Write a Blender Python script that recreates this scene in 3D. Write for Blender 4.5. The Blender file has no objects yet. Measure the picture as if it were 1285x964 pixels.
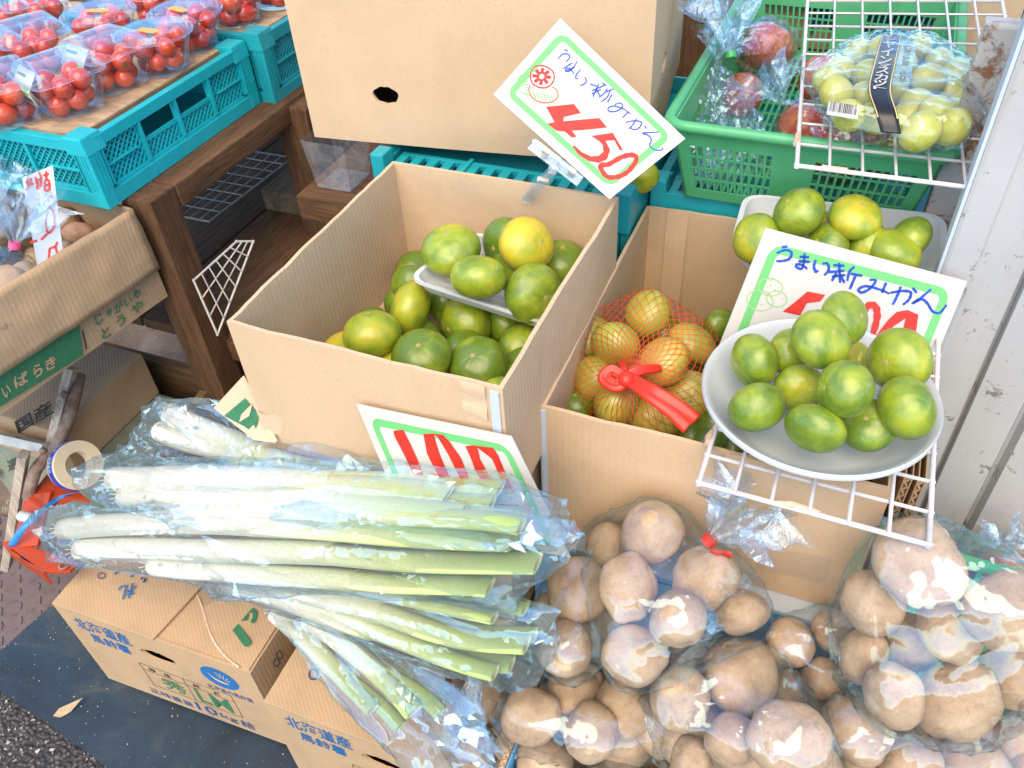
import bpy, bmesh, math, random
from mathutils import Vector as V, Matrix, Quaternion, Euler, noise
random.seed(7)
sc = bpy.context.scene
R = math.radians
# ------------------------------------------------------------------ camera
PHW, PHH, FPX = 1285.0, 964.0, 1047.3
PITCH, ROLL, YAW, CAMZ = R(42.45), R(-3.92), R(25.13), 1.36
_f = V((0, math.cos(PITCH), -math.sin(PITCH))); _r = V((1, 0, 0)); _u = _r.cross(_f)
_r2 = _r*math.cos(ROLL)+_u*math.sin(ROLL); _u2 = _u*math.cos(ROLL)-_r*math.sin(ROLL)
_Z = Matrix.Rotation(YAW, 3, 'Z')
CR, CU, CF = _Z@_r2, _Z@_u2, _Z@_f
CC = V((0, 0, CAMZ))
cam = bpy.data.objects.new('camera', bpy.data.cameras.new('camera'))
sc.collection.objects.link(cam); sc.camera = cam
M3 = Matrix((CR, CU, -CF)).transposed()
cam.matrix_world = Matrix.Translation(CC) @ M3.to_4x4()
cam.data.sensor_fit = 'HORIZONTAL'; cam.data.sensor_width = 36.0
cam.data.lens = FPX/PHW*36.0
cam.data.clip_start = 0.02; cam.data.clip_end = 500
# ------------------------------------------------------------------ sky, sun, exposure
SUN_EL, SUN_AZ = 56.0, 172.0      # azimuth measured from +Y clockwise (towards +X)
world = bpy.data.worlds.new('World'); sc.world = world; world.use_nodes = True
nt = world.node_tree
bg = nt.nodes['Background']
sky = nt.nodes.new('ShaderNodeTexSky'); sky.sky_type = 'NISHITA'; sky.sun_disc = False
sky.sun_elevation = R(SUN_EL); sky.sun_rotation = R(SUN_AZ)
sky.air_density = 1.0; sky.dust_density = 0.4; sky.ozone_density = 2.0
nt.links.new(sky.outputs[0], bg.inputs[0]); bg.inputs[1].default_value = 0.105
sl = bpy.data.lights.new('sun', 'SUN'); sl.energy = 1.35; sl.angle = R(60); sl.color = (1.0, 0.76, 0.45)
so = bpy.data.objects.new('sun', sl); sc.collection.objects.link(so)
sd = V((math.sin(R(SUN_AZ))*math.cos(R(SUN_EL)), math.cos(R(SUN_AZ))*math.cos(R(SUN_EL)), math.sin(R(SUN_EL))))
so.rotation_euler = sd.to_track_quat('Z', 'Y').to_euler()
so.location = sd*5
vs = sc.view_settings
vs.view_transform = 'Standard'; vs.look = 'None'; vs.gamma = 1.0; vs.exposure = 1.97
sc.cycles.use_denoising = True
sc.cycles.max_bounces = 8; sc.cycles.transparent_max_bounces = 28
sc.cycles.diffuse_bounces = 4; sc.cycles.glossy_bounces = 4; sc.cycles.transmission_bounces = 6
sc.cycles.caustics_reflective = False; sc.cycles.caustics_refractive = False
sc.cycles.sample_clamp_indirect = 6.0
# ------------------------------------------------------------------ pixel -> place
def ray(x, y): return CR*((x-642.5)/FPX) - CU*((y-482)/FPX) + CF
def atz(x, y, z): d = ray(x, y); return CC + d*((z-CAMZ)/d.z)
def aty(x, y, Y): d = ray(x, y); return CC + d*(Y/d.y)
def atx(x, y, X): d = ray(x, y); return CC + d*(X/d.x)
class Plane:
    def __init__(s, o, n): s.o = V(o); s.n = V(n).normalized(); s.n = -s.n if s.n.dot(CC-s.o) < 0 else s.n
    def at(s, x, y, off=0.0):
        d = ray(x, y); o = s.o+s.n*off
        return CC + d*((o-CC).dot(s.n)/d.dot(s.n))
# ------------------------------------------------------------------ mesh builder
class MB:
    def __init__(s): s.v = []; s.f = []; s.col = None; s.smooth = False
    def add(s, vs_, fs):
        b = len(s.v); s.v += [V(p) for p in vs_]; s.f += [tuple(i+b for i in f) for f in fs]; return s
    def quad(s, a, b, c, d): return s.add([a, b, c, d], [(0, 1, 2, 3)])
    def hexa(s, p):  # 8 points: bottom ring 0-3, top ring 4-7
        return s.add(p, [(0, 3, 2, 1), (4, 5, 6, 7), (0, 1, 5, 4), (1, 2, 6, 5), (2, 3, 7, 6), (3, 0, 4, 7)])
    def box(s, x0, y0, z0, x1, y1, z1, M=None):
        p = [V(q) for q in ((x0, y0, z0), (x1, y0, z0), (x1, y1, z0), (x0, y1, z0), (x0, y0, z1), (x1, y0, z1), (x1, y1, z1), (x0, y1, z1))]
        if M: p = [M@q for q in p]
        return s.hexa(p)
    def beam(s, a, b, w, h, up=(0, 0, 1)):
        a, b = V(a), V(b); d = (b-a).normalized(); u = V(up)
        sd_ = d.cross(u).normalized(); u = sd_.cross(d).normalized()
        o = []
        for p in (a, b): o += [p-sd_*w/2-u*h/2, p+sd_*w/2-u*h/2, p+sd_*w/2+u*h/2, p-sd_*w/2+u*h/2]
        return s.add(o, [(0, 3, 2, 1), (4, 5, 6, 7), (0, 1, 5, 4), (1, 2, 6, 5), (2, 3, 7, 6), (3, 0, 4, 7)])
    def tube(s, pts, rad, n=8, cap=True, closed=False):
        pts = [V(p) for p in pts]; m = len(pts)
        rs = rad if isinstance(rad, (list, tuple)) else [rad]*m
        ring = []; prev = None
        for i, p in enumerate(pts):
            if closed: t = (pts[(i+1) % m]-pts[i-1]).normalized()
            else: t = (pts[min(i+1, m-1)]-pts[max(i-1, 0)]).normalized()
            if prev is None:
                a = V((0, 0, 1)) if abs(t.z) < .9 else V((1, 0, 0))
                e1 = t.cross(a).normalized()
            else:
                e1 = (prev-t*prev.dot(t)).normalized()
            prev = e1; e2 = t.cross(e1)
            ring += [p+(e1*math.cos(2*math.pi*k/n)+e2*math.sin(2*math.pi*k/n))*rs[i] for k in range(n)]
        fs = []
        for i in range(m if closed else m-1):
            j = (i+1) % m
            for k in range(n):
                l = (k+1) % n
                fs.append((i*n+k, i*n+l, j*n+l, j*n+k))
        if cap and not closed:
            fs.append(tuple(range(n))[::-1]); fs.append(tuple((m-1)*n+k for k in range(n)))
        return s.add(ring, fs)
    def lathe(s, prof, M=None, n=32, closed=False):
        vs_ = []; fs = []
        M = M or Matrix()
        for (rr, z) in prof:
            for k in range(n):
                a = 2*math.pi*k/n; vs_.append(M@V((rr*math.cos(a), rr*math.sin(a), z)))
        m = len(prof)
        for i in range(m if closed else m-1):
            j = (i+1) % m
            for k in range(n):
                l = (k+1) % n; fs.append((i*n+k, i*n+l, j*n+l, j*n+k))
        return s.add(vs_, fs)
    def prism(s, poly, nvec, t):
        p = [V(q) for q in poly]; n = V(nvec)*t; m = len(p)
        vs_ = p+[q+n for q in p]
        fs = [tuple(range(m))[::-1], tuple(range(m, 2*m))]+[(i, (i+1) % m, m+(i+1) % m, m+i) for i in range(m)]
        return s.add(vs_, fs)
    def grid(s, fn, nu, nv, closeu=False):
        vs_ = [fn(i/nu, j/nv) for j in range(nv+1) for i in range(nu+(0 if closeu else 1))]
        w = nu if closeu else nu+1; fs = []
        for j in range(nv):
            for i in range(nu):
                k = (i+1) % w if closeu else i+1
                fs.append((j*w+i, j*w+k, (j+1)*w+k, (j+1)*w+i))
        return s.add(vs_, fs)
    def mesh(s, name):
        me = bpy.data.meshes.new(name); me.from_pydata([tuple(p) for p in s.v], [], s.f); me.update(); return me
ROOTM = {}
def link(o): sc.collection.objects.link(o); return o
def tag(o, label=None, cat=None, group=None, kind=None):
    if label: o['label'] = label
    if cat: o['category'] = cat
    if group: o['group'] = group
    if kind: o['kind'] = kind
    return o
def thing(name, label, cat, loc=(0, 0, 0), group=None, rot=None):
    o = link(bpy.data.objects.new(name, None)); o.empty_display_size = .05
    M = Matrix.Translation(V(loc))
    if rot is not None: M = M@rot.to_4x4()
    o.matrix_world = M; ROOTM[o.name] = M
    return tag(o, label, cat, group)
def fixn(me):
    bm = bmesh.new(); bm.from_mesh(me); bmesh.ops.recalc_face_normals(bm, faces=bm.faces); bm.to_mesh(me); bm.free()
def finish(me, mat, smooth=None, bevel=0, rn=True):
    if rn or bevel:
        bm = bmesh.new(); bm.from_mesh(me)
        if rn: bmesh.ops.recalc_face_normals(bm, faces=bm.faces)
        if bevel:
            es = [e for e in bm.edges if len(e.link_faces) == 2 and e.calc_face_angle(0) > R(30)]
            try: bmesh.ops.bevel(bm, geom=es, offset=bevel, segments=2, profile=.6, affect='EDGES', clamp_overlap=True)
            except Exception as ex: print('bevel', ex)
        bm.to_mesh(me); bm.free()
    if smooth is not None:
        for p in me.polygons: p.use_smooth = True
        if smooth < 179:
            me.set_sharp_from_angle(angle=R(smooth))
    if mat is not None:
        me.materials.append(MAT[mat] if isinstance(mat, str) else mat)
    return me
def part(name, mb, mat, parent=None, smooth=None, bevel=0, rn=True, label=None, kind=None):
    """mesh object built in world space; hung under its parent without moving"""
    me = mb.mesh(name) if isinstance(mb, MB) else mb
    finish(me, mat, smooth, bevel, rn)
    o = link(bpy.data.objects.new(name, me))
    if parent is not None:
        M = ROOTM[parent.name]; me.transform(M.inverted()); o.parent = parent
        ROOTM[o.name] = M
        # part of a part: its parent's own matrix is identity, so local = root local
    else:
        c = sum((V(p.co) for p in me.vertices), V())/max(1, len(me.vertices))
        zmin = min(p.co.z for p in me.vertices); c.z = zmin
        M = Matrix.Translation(c); me.transform(M.inverted()); o.matrix_world = M; ROOTM[o.name] = M
    if label: o['label'] = label
    if kind: o['kind'] = kind
    return o
def single(name, mb, mat, label, cat, group=None, **k):
    o = part(name, mb, mat, None, **k); return tag(o, label, cat, group)
def structure(name, mb, mat, **k):
    o = part(name, mb, mat, None, **k); o['kind'] = 'structure'; return o
# ------------------------------------------------------------------ splines
def crom(pts, n=6, closed=False):
    pts = [V(p) for p in pts]; m = len(pts); out = []
    if m < 3 and not closed:
        return [pts[0].lerp(pts[-1], i/n) for i in range(n+1)]
    for i in range(m if closed else m-1):
        if closed: p0, p1, p2, p3 = pts[i-1], pts[i], pts[(i+1) % m], pts[(i+2) % m]
        else: p0, p1, p2, p3 = pts[max(i-1, 0)], pts[i], pts[i+1], pts[min(i+2, m-1)]
        for k in range(n):
            t = k/n
            out.append(.5*((2*p1)+(p2-p0)*t+(2*p0-5*p1+4*p2-p3)*t*t+(3*p1-p0-3*p2+p3)*t*t*t))
    if not closed: out.append(pts[-1])
    return out
def stroke(mb, plane, pts, w, off=.0006, org=(0, 0), s=1.0, closed=False, taper=.75):
    """a pen stroke lying on a plane; pts in photo pixels after org/scale, w in the same units"""
    p2 = crom([V((x, y, 0)) for x, y in pts], 6, closed)
    m = len(p2); L = []; Rr = []
    for i, p in enumerate(p2):
        a = p2[(i-1) % m] if closed else p2[max(i-1, 0)]; b = p2[(i+1) % m] if closed else p2[min(i+1, m-1)]
        t = (b-a); t = t.normalized() if t.length > 1e-6 else V((1, 0, 0))
        nn = V((-t.y, t.x, 0)); ww = w/2*(1 if closed else (taper+(1-taper)*math.sin(math.pi*min(1, max(0, (i+.5)/m)))))
        ww *= 1+.12*math.sin(i*1.7)
        for arr, sg in ((L, 1), (Rr, -1)):
            q = p+nn*ww*sg; arr.append(plane.at(org[0]+q.x/s, org[1]+q.y/s, off))
    n = len(L)
    mb.add(L+Rr, [(i, (i+1) % n, n+(i+1) % n, n+i) for i in range(n if closed else n-1)])
def poly(mb, plane, pts, off=.0006, org=(0, 0), s=1.0):
    vs_ = [plane.at(org[0]+x/s, org[1]+y/s, off) for x, y in pts]
    bm = bmesh.new(); bv = [bm.verts.new(p) for p in vs_]; f = bm.faces.new(bv)
    bmesh.ops.triangulate(bm, faces=[f])
    bm.verts.index_update()
    mb.add([v.co.copy() for v in bm.verts], [tuple(v.index for v in f.verts) for f in bm.faces]); bm.free()
_tc = {}
def text_mesh(body, bold=0.0):
    """(verts, faces, width) of a text laid flat on xy, baseline at y=0, em height 1"""
    key = (body, bold)
    if key in _tc: return _tc[key]
    cu = bpy.data.curves.new('t', 'FONT'); cu.body = body; cu.offset = bold; cu.resolution_u = 3
    o = link(bpy.data.objects.new('t', cu)); bpy.context.view_layer.update()
    dg = bpy.context.evaluated_depsgraph_get(); me = bpy.data.meshes.new_from_object(o.evaluated_get(dg))
    vs_ = [v.co.copy() for v in me.vertices]; fs = [tuple(p.vertices) for p in me.polygons]
    bpy.data.objects.remove(o); bpy.data.curves.remove(cu); bpy.data.meshes.remove(me)
    x0 = min(v.x for v in vs_); x1 = max(v.x for v in vs_)
    y0 = min(v.y for v in vs_); y1 = max(v.y for v in vs_)
    _tc[key] = (vs_, fs, x0, x1, y0, y1); return _tc[key]
def text_on(mb, body, o, ex, ey, bold=0.0):
    """text filling the parallelogram o, o+ex, o+ey"""
    vs_, fs, x0, x1, y0, y1 = text_mesh(body, bold)
    mb.add([V(o)+V(ex)*((v.x-x0)/(x1-x0))+V(ey)*((v.y-y0)/(y1-y0)) for v in vs_], fs)
def text_px(mb, body, plane, bl, br, tl, off=.0006, bold=.02):
    o = plane.at(*bl, off); text_on(mb, body, o, plane.at(*br, off)-o, plane.at(*tl, off)-o, bold)
# ------------------------------------------------------------------ materials
MAT = {}
class NT:
    def __init__(s, name):
        s.m = bpy.data.materials.new(name); s.m.use_nodes = True; s.t = s.m.node_tree; s.n = s.t.nodes; s.l = s.t.links
        s.b = s.n['Principled BSDF']; s.out = s.n['Material Output']; MAT[name] = s.m
    def new(s, t, **k):
        n = s.n.new(t)
        for a, b in k.items(): setattr(n, a, b)
        return n
    def set(s, **k):
        for a, b in k.items():
            nm = {'rough': 'Roughness', 'metal': 'Metallic', 'spec': 'Specular IOR Level', 'coat': 'Coat Weight', 'coatr': 'Coat Roughness', 'sss': 'Subsurface Weight', 'trans': 'Transmission Weight', 'color': 'Base Color', 'alpha': 'Alpha', 'sheen': 'Sheen Weight'}[a]
            s.b.inputs[nm].default_value = (*b, 1) if a == 'color' and len(b) == 3 else b
        return s
    def coord(s, kind='Object', scale=(1, 1, 1)):
        tc = s.new('ShaderNodeTexCoord'); mp = s.new('ShaderNodeMapping'); mp.inputs['Scale'].default_value = scale
        s.l.new(tc.outputs[kind], mp.inputs[0]); return mp.outputs[0]
    def noise(s, co, scale, detail=4, rough=.6, dist=0):
        n = s.new('ShaderNodeTexNoise'); n.inputs['Scale'].default_value = scale; n.inputs['Detail'].default_value = detail
        n.inputs['Roughness'].default_value = rough; n.inputs['Distortion'].default_value = dist
        s.l.new(co, n.inputs['Vector']); return n.outputs[0]
    def ramp(s, fac, stops):
        r = s.new('ShaderNodeValToRGB'); e = r.color_ramp.elements
        while len(e) < len(stops): e.new(.5)
        for i, (p, c) in enumerate(stops):
            e[i].position = p; e[i].color = (*c, 1) if len(c) == 3 else c
        s.l.new(fac, r.inputs[0]); return r.outputs[0]
    def mix(s, fac, a, b, mode='MIX'):
        m = s.new('ShaderNodeMix', data_type='RGBA', blend_type=mode)
        for sock, v in ((m.inputs[0], fac), (m.inputs[6], a), (m.inputs[7], b)):
            if hasattr(v, 'links') or isinstance(v, bpy.types.NodeSocket): s.l.new(v, sock)
            elif isinstance(v, (int, float)): sock.default_value = v
            else: sock.default_value = (*v, 1) if len(v) == 3 else v
        return m.outputs[2]
    def math(s, op, a, b=0.0, clamp=False):
        m = s.new('ShaderNodeMath', operation=op, use_clamp=clamp)
        for sock, v in ((m.inputs[0], a), (m.inputs[1], b)):
            if isinstance(v, bpy.types.NodeSocket): s.l.new(v, sock)
            else: sock.default_value = v
        return m.outputs[0]
    def color(s, c): s.l.new(c, s.b.inputs['Base Color']); return s
    def bump(s, h, strength=.3, dist=.002):
        b = s.new('ShaderNodeBump'); b.inputs['Strength'].default_value = strength; b.inputs['Distance'].default_value = dist
        s.l.new(h, b.inputs['Height']); s.l.new(b.outputs[0], s.b.inputs['Normal']); return s
def plain(name, color, rough=.5, var=.12, scale=30, bump=0, **k):
    t = NT(name); co = t.coord('Object')
    n = t.noise(co, scale, 5)
    c = t.ramp(n, [(.25, tuple(x*(1-var) for x in color)), (.75, tuple(min(1, x*(1+var)) for x in color))])
    t.color(c); t.set(rough=rough, **k)
    if bump: t.bump(t.noise(co, scale*6, 4), bump, .001)
    return t
def cardboard(name, c, dirt=.5):
    t = NT(name); co = t.coord('Object')
    fib = t.noise(t.coord('Object', (160, 160, 900)), 1, 3)
    big = t.noise(co, 7, 4, .6, .6)
    fine = t.noise(co, 420, 2)
    a = t.mix(t.math('MULTIPLY', fib, .5), c, tuple(x*.80 for x in c))
    a = t.mix(t.ramp(big, [(.42, (0, 0, 0)), (.75, (1, 1, 1))]), a, tuple(x*(1-.30*dirt) for x in c))
    wr_ = t.noise(t.coord('Object', (3, 3, 22)), 3, 6, .7, .8)
    a = t.mix(t.ramp(wr_, [(.60, (0, 0, 0)), (.75, (.6*dirt, .6*dirt, .6*dirt))]), a, tuple(x*.78 for x in c))
    a = t.mix(t.ramp(fine, [(.62, (0, 0, 0)), (.72, (.5, .5, .5))]), a, tuple(x*.55 for x in c))
    t.color(a); t.set(rough=.82, spec=.25)
    w = t.new('ShaderNodeTexWave', wave_type='BANDS', bands_direction='X'); w.inputs['Scale'].default_value = 42
    w.inputs['Distortion'].default_value = .4
    tc = t.new('ShaderNodeTexCoord'); sx = t.new('ShaderNodeSeparateXYZ'); cb = t.new('ShaderNodeCombineXYZ')
    t.l.new(tc.outputs['Object'], sx.inputs[0]); t.l.new(t.math('ADD', sx.outputs[0], sx.outputs[1]), cb.inputs[0])
    t.l.new(cb.outputs[0], w.inputs['Vector'])
    h = t.math('ADD', t.math('MULTIPLY', w.outputs[1], .15), t.math('ADD', t.math('MULTIPLY', big, 2.2), t.math('MULTIPLY', fib, .2)))
    t.bump(h, .5, .0022); return t
cardboard('cardboard', (.60, .44, .285))
cardboard('cardboard_light', (.63, .47, .32), .35)
cardboard('cardboard_brown', (.48, .335, .20), .9)
cardboard('cardboard_edge', (.47, .33, .20), .9)
cardboard('cardboard_dark', (.22, .13, .07), 1)
plain('white_liner', (.48, .55, .64), .7, .06)
plain('print_navy', (.02, .075, .22), .75, .25, 160)
plain('print_blue', (.01, .13, .36), .7, .25, 160)
plain('print_skyblue', (.12, .42, .78), .6, .1, 60)
plain('print_green', (.03, .16, .075), .75, .2, 160)
plain('print_green_light', (.08, .25, .07), .75, .2, 160)
plain('print_black', (.02, .02, .02), .7, .2, 160)
plain('print_tan', (.45, .30, .165), .7, .2, 160)
plain('card_white', (.50, .50, .475), .5, .03, 20)
plain('card_green', (.13, .45, .15), .5, .05, 30)
plain('pen_blue', (.003, .055, .40), .5, .35, 90)
plain('pen_red', (.55, .022, .012), .5, .3, 120)
plain('pen_orange', (.6, .13, .03), .4, .2, 120)
plain('pen_green', (.18, .40, .13), .5, .2, 120)
plain('pen_palegreen', (.30, .50, .24), .5, .1, 120)
plain('label_yellow', (.85, .62, .05), .5, .1)
plain('label_orange', (.85, .32, .03), .45, .1)
plain('label_black', (.012, .012, .010), .35, .2)
plain('gold_print', (.62, .48, .20), .4, .1)
plain('teal_plastic', (.012, .30, .36), .38, .14, 25, .05)
plain('teal_bright', (.010, .40, .47), .36, .12, 25, .05)
plain('green_plastic', (.045, .33, .115), .38, .12, 20, .05)
plain('green_basket', (.07, .36, .16), .4, .12, 20, .05)
plain('white_plastic', (.50, .54, .57), .35, .03, 15)
plain('foam_white', (.58, .62, .65), .55, .03, 40, .15)
plain('wire_white', (.60, .585, .60), .45, .12, 60)
plain('wire_grey', (.48, .47, .44), .4, .2, 60)
plain('red_tape', (.62, .035, .02), .4, .12, 60)
plain('pink_tape', (.9, .09, .25), .35, .1, 60)
plain('net_red', (.62, .06, .02), .45, .1, 60)
plain('blue_tape', (.02, .045, .42), .35, .12, 60)
plain('blue_tape_light', (.03, .23, .62), .35, .15, 60)
plain('cream_core', (.70, .62, .42), .6, .08, 60)
plain('twine', (.55, .42, .30), .8, .2, 200)
plain('metal_bar', (.55, .53, .48), .45, .2, 40, .1, metal=.35)
plain('dark_void', (.02, .014, .01), .9, .2)
plain('calyx', (.33, .30, .12), .8, .3, 300)
plain('tomato_leaf', (.05, .12, .02), .7, .3, 200)
plain('barcode_black', (.02, .02, .02), .6, .1)
plain('grape_stem', (.2, .25, .06), .7, .2)
plain('orange_onion', (.55, .20, .06), .35, .25, 3)
plain('stone_disc', (.36, .32, .27), .9, .25, 25, .5)
plain('tile_green', (.24, .27, .20), .6, .25, 60, .1)
# worn wood
def wood(name, c, along=(1, 1, 1), rough=.75, k=1.0):
    t = NT(name); co = t.coord('Object', along)
    g = t.noise(co, 9, 6, .65, 1.2); g2 = t.noise(co, 40, 4, .6, .3)
    b = t.noise(t.coord('Object'), 6, 4)
    a = t.ramp(g, [(.25, tuple(x*.35 for x in c)), (.5, c), (.75, tuple(x*1.5 for x in c))])
    a = t.mix(t.ramp(g2, [(.5, (0, 0, 0)), (.75, (.8, .8, .8))]), a, tuple(x*.3 for x in c))
    a = t.mix(t.ramp(b, [(.45, (0, 0, 0)), (.75, (.7, .7, .7))]), a, tuple(x*.45 for x in c))
    t.color(a); t.set(rough=rough, spec=.3); t.bump(t.math('ADD', g, g2), .5*k, .003); return t
wood('wood_x', (.135, .07, .034), (.6, 6, 6)); wood('wood_y', (.135, .07, .034), (6, .6, 6)); wood('wood_z', (.12, .062, .03), (6, 6, .6))
wood('wood_board', (.18, .105, .05), (.5, 5, 5)); wood('wood_grey', (.18, .135, .09), (6, .6, 6))
wood('plywood', (.55, .40, .255), (1.2, 5, 5), .6, .3); wood('plywood_edge', (.42, .27, .14), (.4, .4, 30), .8)
wood('stick', (.55, .46, .36), (7, 7, .7))
# citrus
def citrus(name, green, mid, yellow):
    t = NT(name); co = t.coord('Object'); oi = t.new('ShaderNodeObjectInfo')
    ad = t.new('ShaderNodeVectorMath', operation='ADD'); t.l.new(co, ad.inputs[0])
    sc_ = t.new('ShaderNodeVectorMath', operation='SCALE'); t.l.new(oi.outputs['Random'], sc_.inputs['Scale']); sc_.inputs[0].default_value = (37, 19, 53)
    t.l.new(sc_.outputs[0], ad.inputs[1]); c = ad.outputs[0]
    n1 = t.noise(c, 1.7, 4, .6, .5); n2 = t.noise(c, 5, 4, .6)
    sp = t.new('ShaderNodeSeparateColor'); t.l.new(oi.outputs['Color'], sp.inputs[0])
    f = t.math('ADD', t.math('ADD', t.math('MULTIPLY', n1, 1.7), t.math('MULTIPLY', n2, .10)), t.math('SUBTRACT', sp.outputs[0], 1.02))
    col = t.ramp(f, [(.02, green), (.42, mid), (.95, yellow)])
    vo = t.new('ShaderNodeTexVoronoi'); vo.inputs['Scale'].default_value = 46; t.l.new(c, vo.inputs['Vector'])
    pore = t.ramp(vo.outputs['Distance'], [(.0, (1, 1, 1)), (.38, (0, 0, 0))])
    col = t.mix(t.math('MULTIPLY', pore, .20), col, t.mix(.5, col, (.5, .55, .12)))
    sc2 = t.noise(c, 4, 7, .75, 1.0)
    col = t.mix(t.ramp(sc2, [(.72, (0, 0, 0)), (.80, (.35, .35, .35))]), col, (.34, .27, .08))
    t.color(col); t.set(rough=.34, spec=.5, coat=.35, coatr=.22)
    bp = t.math('SUBTRACT', t.math('MULTIPLY', n2, .8), t.math('MULTIPLY', pore, .35))
    t.bump(bp, .5, .0011)
citrus('citrus_green', (.105, .185, .014), (.27, .345, .022), (.62, .46, .025))
citrus('citrus_orange', (.33, .36, .06), (.56, .42, .08), (.62, .29, .05))
# potato
t = NT('potato'); co = t.coord('Object'); oi = t.new('ShaderNodeObjectInfo')
ad = t.new('ShaderNodeVectorMath', operation='ADD'); t.l.new(co, ad.inputs[0])
sc_ = t.new('ShaderNodeVectorMath', operation='SCALE'); t.l.new(oi.outputs['Random'], sc_.inputs['Scale']); sc_.inputs[0].default_value = (31, 17, 43); t.l.new(sc_.outputs[0], ad.inputs[1]); c = ad.outputs[0]
n1 = t.noise(c, 2.6, 6, .6, .15); n2 = t.noise(c, 19, 6, .75); n3 = t.noise(c, 55, 3)
col = t.ramp(n1, [(.28, (.34, .235, .145)), (.5, (.49, .36, .235)), (.75, (.60, .46, .315))])
col = t.mix(t.ramp(n2, [(.54, (0, 0, 0)), (.72, (.6, .6, .6))]), col, (.26, .16, .09))
col = t.mix(t.ramp(n3, [(.70, (0, 0, 0)), (.76, (.55, .55, .55))]), col, (.17, .09, .045))
n4 = t.noise(c, 2.2, 7, .75, .2)
col = t.mix(t.ramp(n4, [(.56, (0, 0, 0)), (.72, (.55, .55, .55))]), col, (.23, .14, .085))
t.color(col); t.set(rough=.85, spec=.15); t.bump(t.math('ADD', n2, t.math('MULTIPLY', n3, .6)), .55, .0013)
t = plain('potato_pink', (.46, .27, .17), .65, .25, 3, .2)
# tomato
t = NT('tomato'); co = t.coord('Object'); oi = t.new('ShaderNodeObjectInfo')
col = t.mix(oi.outputs['Random'], (.45, .012, .006), (.74, .085, .014))
t.color(col); t.set(rough=.16, spec=.55, coat=.4, coatr=.08, sss=.0)
# grape
t = NT('grape'); t.set(color=(.46, .52, .13), rough=.32, spec=.4, sss=.35); t.b.inputs['Subsurface Radius'].default_value = (.6, .8, .2); t.b.inputs['Subsurface Scale'].default_value = .006
co = t.coord('Object'); t.color(t.ramp(t.noise(co, 2.0, 3), [(.3, (.40, .44, .06)), (.7, (.58, .56, .13))]))
# apple / pomegranate like fruit
t = NT('apple'); co = t.coord('Object', (1, 1, .35)); n = t.noise(co, 2.2, 6, .65, .6); n2 = t.noise(t.coord('Object'), 24, 2)
col = t.ramp(n, [(.3, (.42, .028, .02)), (.52, (.50, .085, .03)), (.7, (.62, .30, .07))])
col = t.mix(t.ramp(n2, [(.62, (0, 0, 0)), (.7, (.6, .6, .6))]), col, (.7, .45, .2)); t.color(col); t.set(rough=.3, coat=.15)
# leek, coloured along its length by vertex attribute
t = NT('leek'); at = t.new('ShaderNodeAttribute'); at.attribute_name = 'along'
co = t.coord('Object'); st = t.noise(t.coord('Object', (8, 90, 90)), 5, 4)
f = t.math('ADD', at.outputs['Fac'], t.math('MULTIPLY', t.math('SUBTRACT', st, .5), .16))
col = t.ramp(f, [(.34, (.76, .765, .68)), (.54, (.68, .71, .48)), (.72, (.52, .60, .24)), (.90, (.36, .49, .15)), (1.0, (.28, .41, .12))])
col = t.mix(t.ramp(st, [(.42, (0, 0, 0)), (.62, (.55, .55, .55))]), col, t.mix(.55, col, (.38, .46, .22)))
t.color(col); t.set(rough=.36, spec=.45, coat=.1); t.bump(st, .22, .001)
plain('leek_cut', (.55, .66, .30), .6, .2, 200)
# clear film and shells
def film(name, tint=(1, 1, 1), base=.10, edge=.75, haze=.05, rough=.06, bumps=.0, bscale=40, hz=(.8, .86, .95), gtint=(.50, .78, 1)):
    t = NT(name); t.n.remove(t.b)
    tr = t.new('ShaderNodeBsdfTransparent'); tr.inputs[0].default_value = (*tint, 1)
    gl = t.new('ShaderNodeBsdfGlossy'); gl.inputs['Roughness'].default_value = rough; gl.inputs[0].default_value = (*gtint, 1)  # blue of the reflected sky is put into the gloss tint
    df = t.new('ShaderNodeBsdfDiffuse'); df.inputs[0].default_value = (*hz, 1)
    lw = t.new('ShaderNodeLayerWeight'); lw.inputs['Blend'].default_value = .5
    co = t.coord('Object')
    fac = t.math('ADD', t.math('MULTIPLY', t.math('POWER', lw.outputs['Facing'], 3.5), edge), base, True)
    m1 = t.new('ShaderNodeMixShader'); m1.inputs[0].default_value = haze
    if haze > 0:
        hn = t.noise(co, 28, 5, .7, 1.5)
        t.l.new(t.math('MULTIPLY', t.ramp(hn, [(.35, (.25, .25, .25)), (.75, (1, 1, 1))]), haze*1.6), m1.inputs[0])
    t.l.new(tr.outputs[0], m1.inputs[1]); t.l.new(df.outputs[0], m1.inputs[2])
    m2 = t.new('ShaderNodeMixShader'); t.l.new(fac, m2.inputs[0]); t.l.new(m1.outputs[0], m2.inputs[1]); t.l.new(gl.outputs[0], m2.inputs[2])
    t.l.new(m2.outputs[0], t.out.inputs['Surface'])
    if bumps:
        b = t.new('ShaderNodeBump'); b.inputs['Strength'].default_value = bumps; b.inputs['Distance'].default_value = .004
        n = t.noise(co, bscale, 3, .5, 1.2); n = t.math('ABSOLUTE', t.math('SUBTRACT', n, .5))
        t.l.new(n, b.inputs['Height']); t.l.new(b.outputs[0], gl.inputs['Normal']); t.l.new(b.outputs[0], lw.inputs['Normal'])
    return t
film('film', base=.12, edge=.5, haze=.015, rough=.075, bumps=.14, bscale=13, hz=(.75, .84, .92), gtint=(.55, .82, 1))
film('film_pack', base=.09, edge=.5, haze=.01, rough=.045, bumps=.35, bscale=24)
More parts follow.
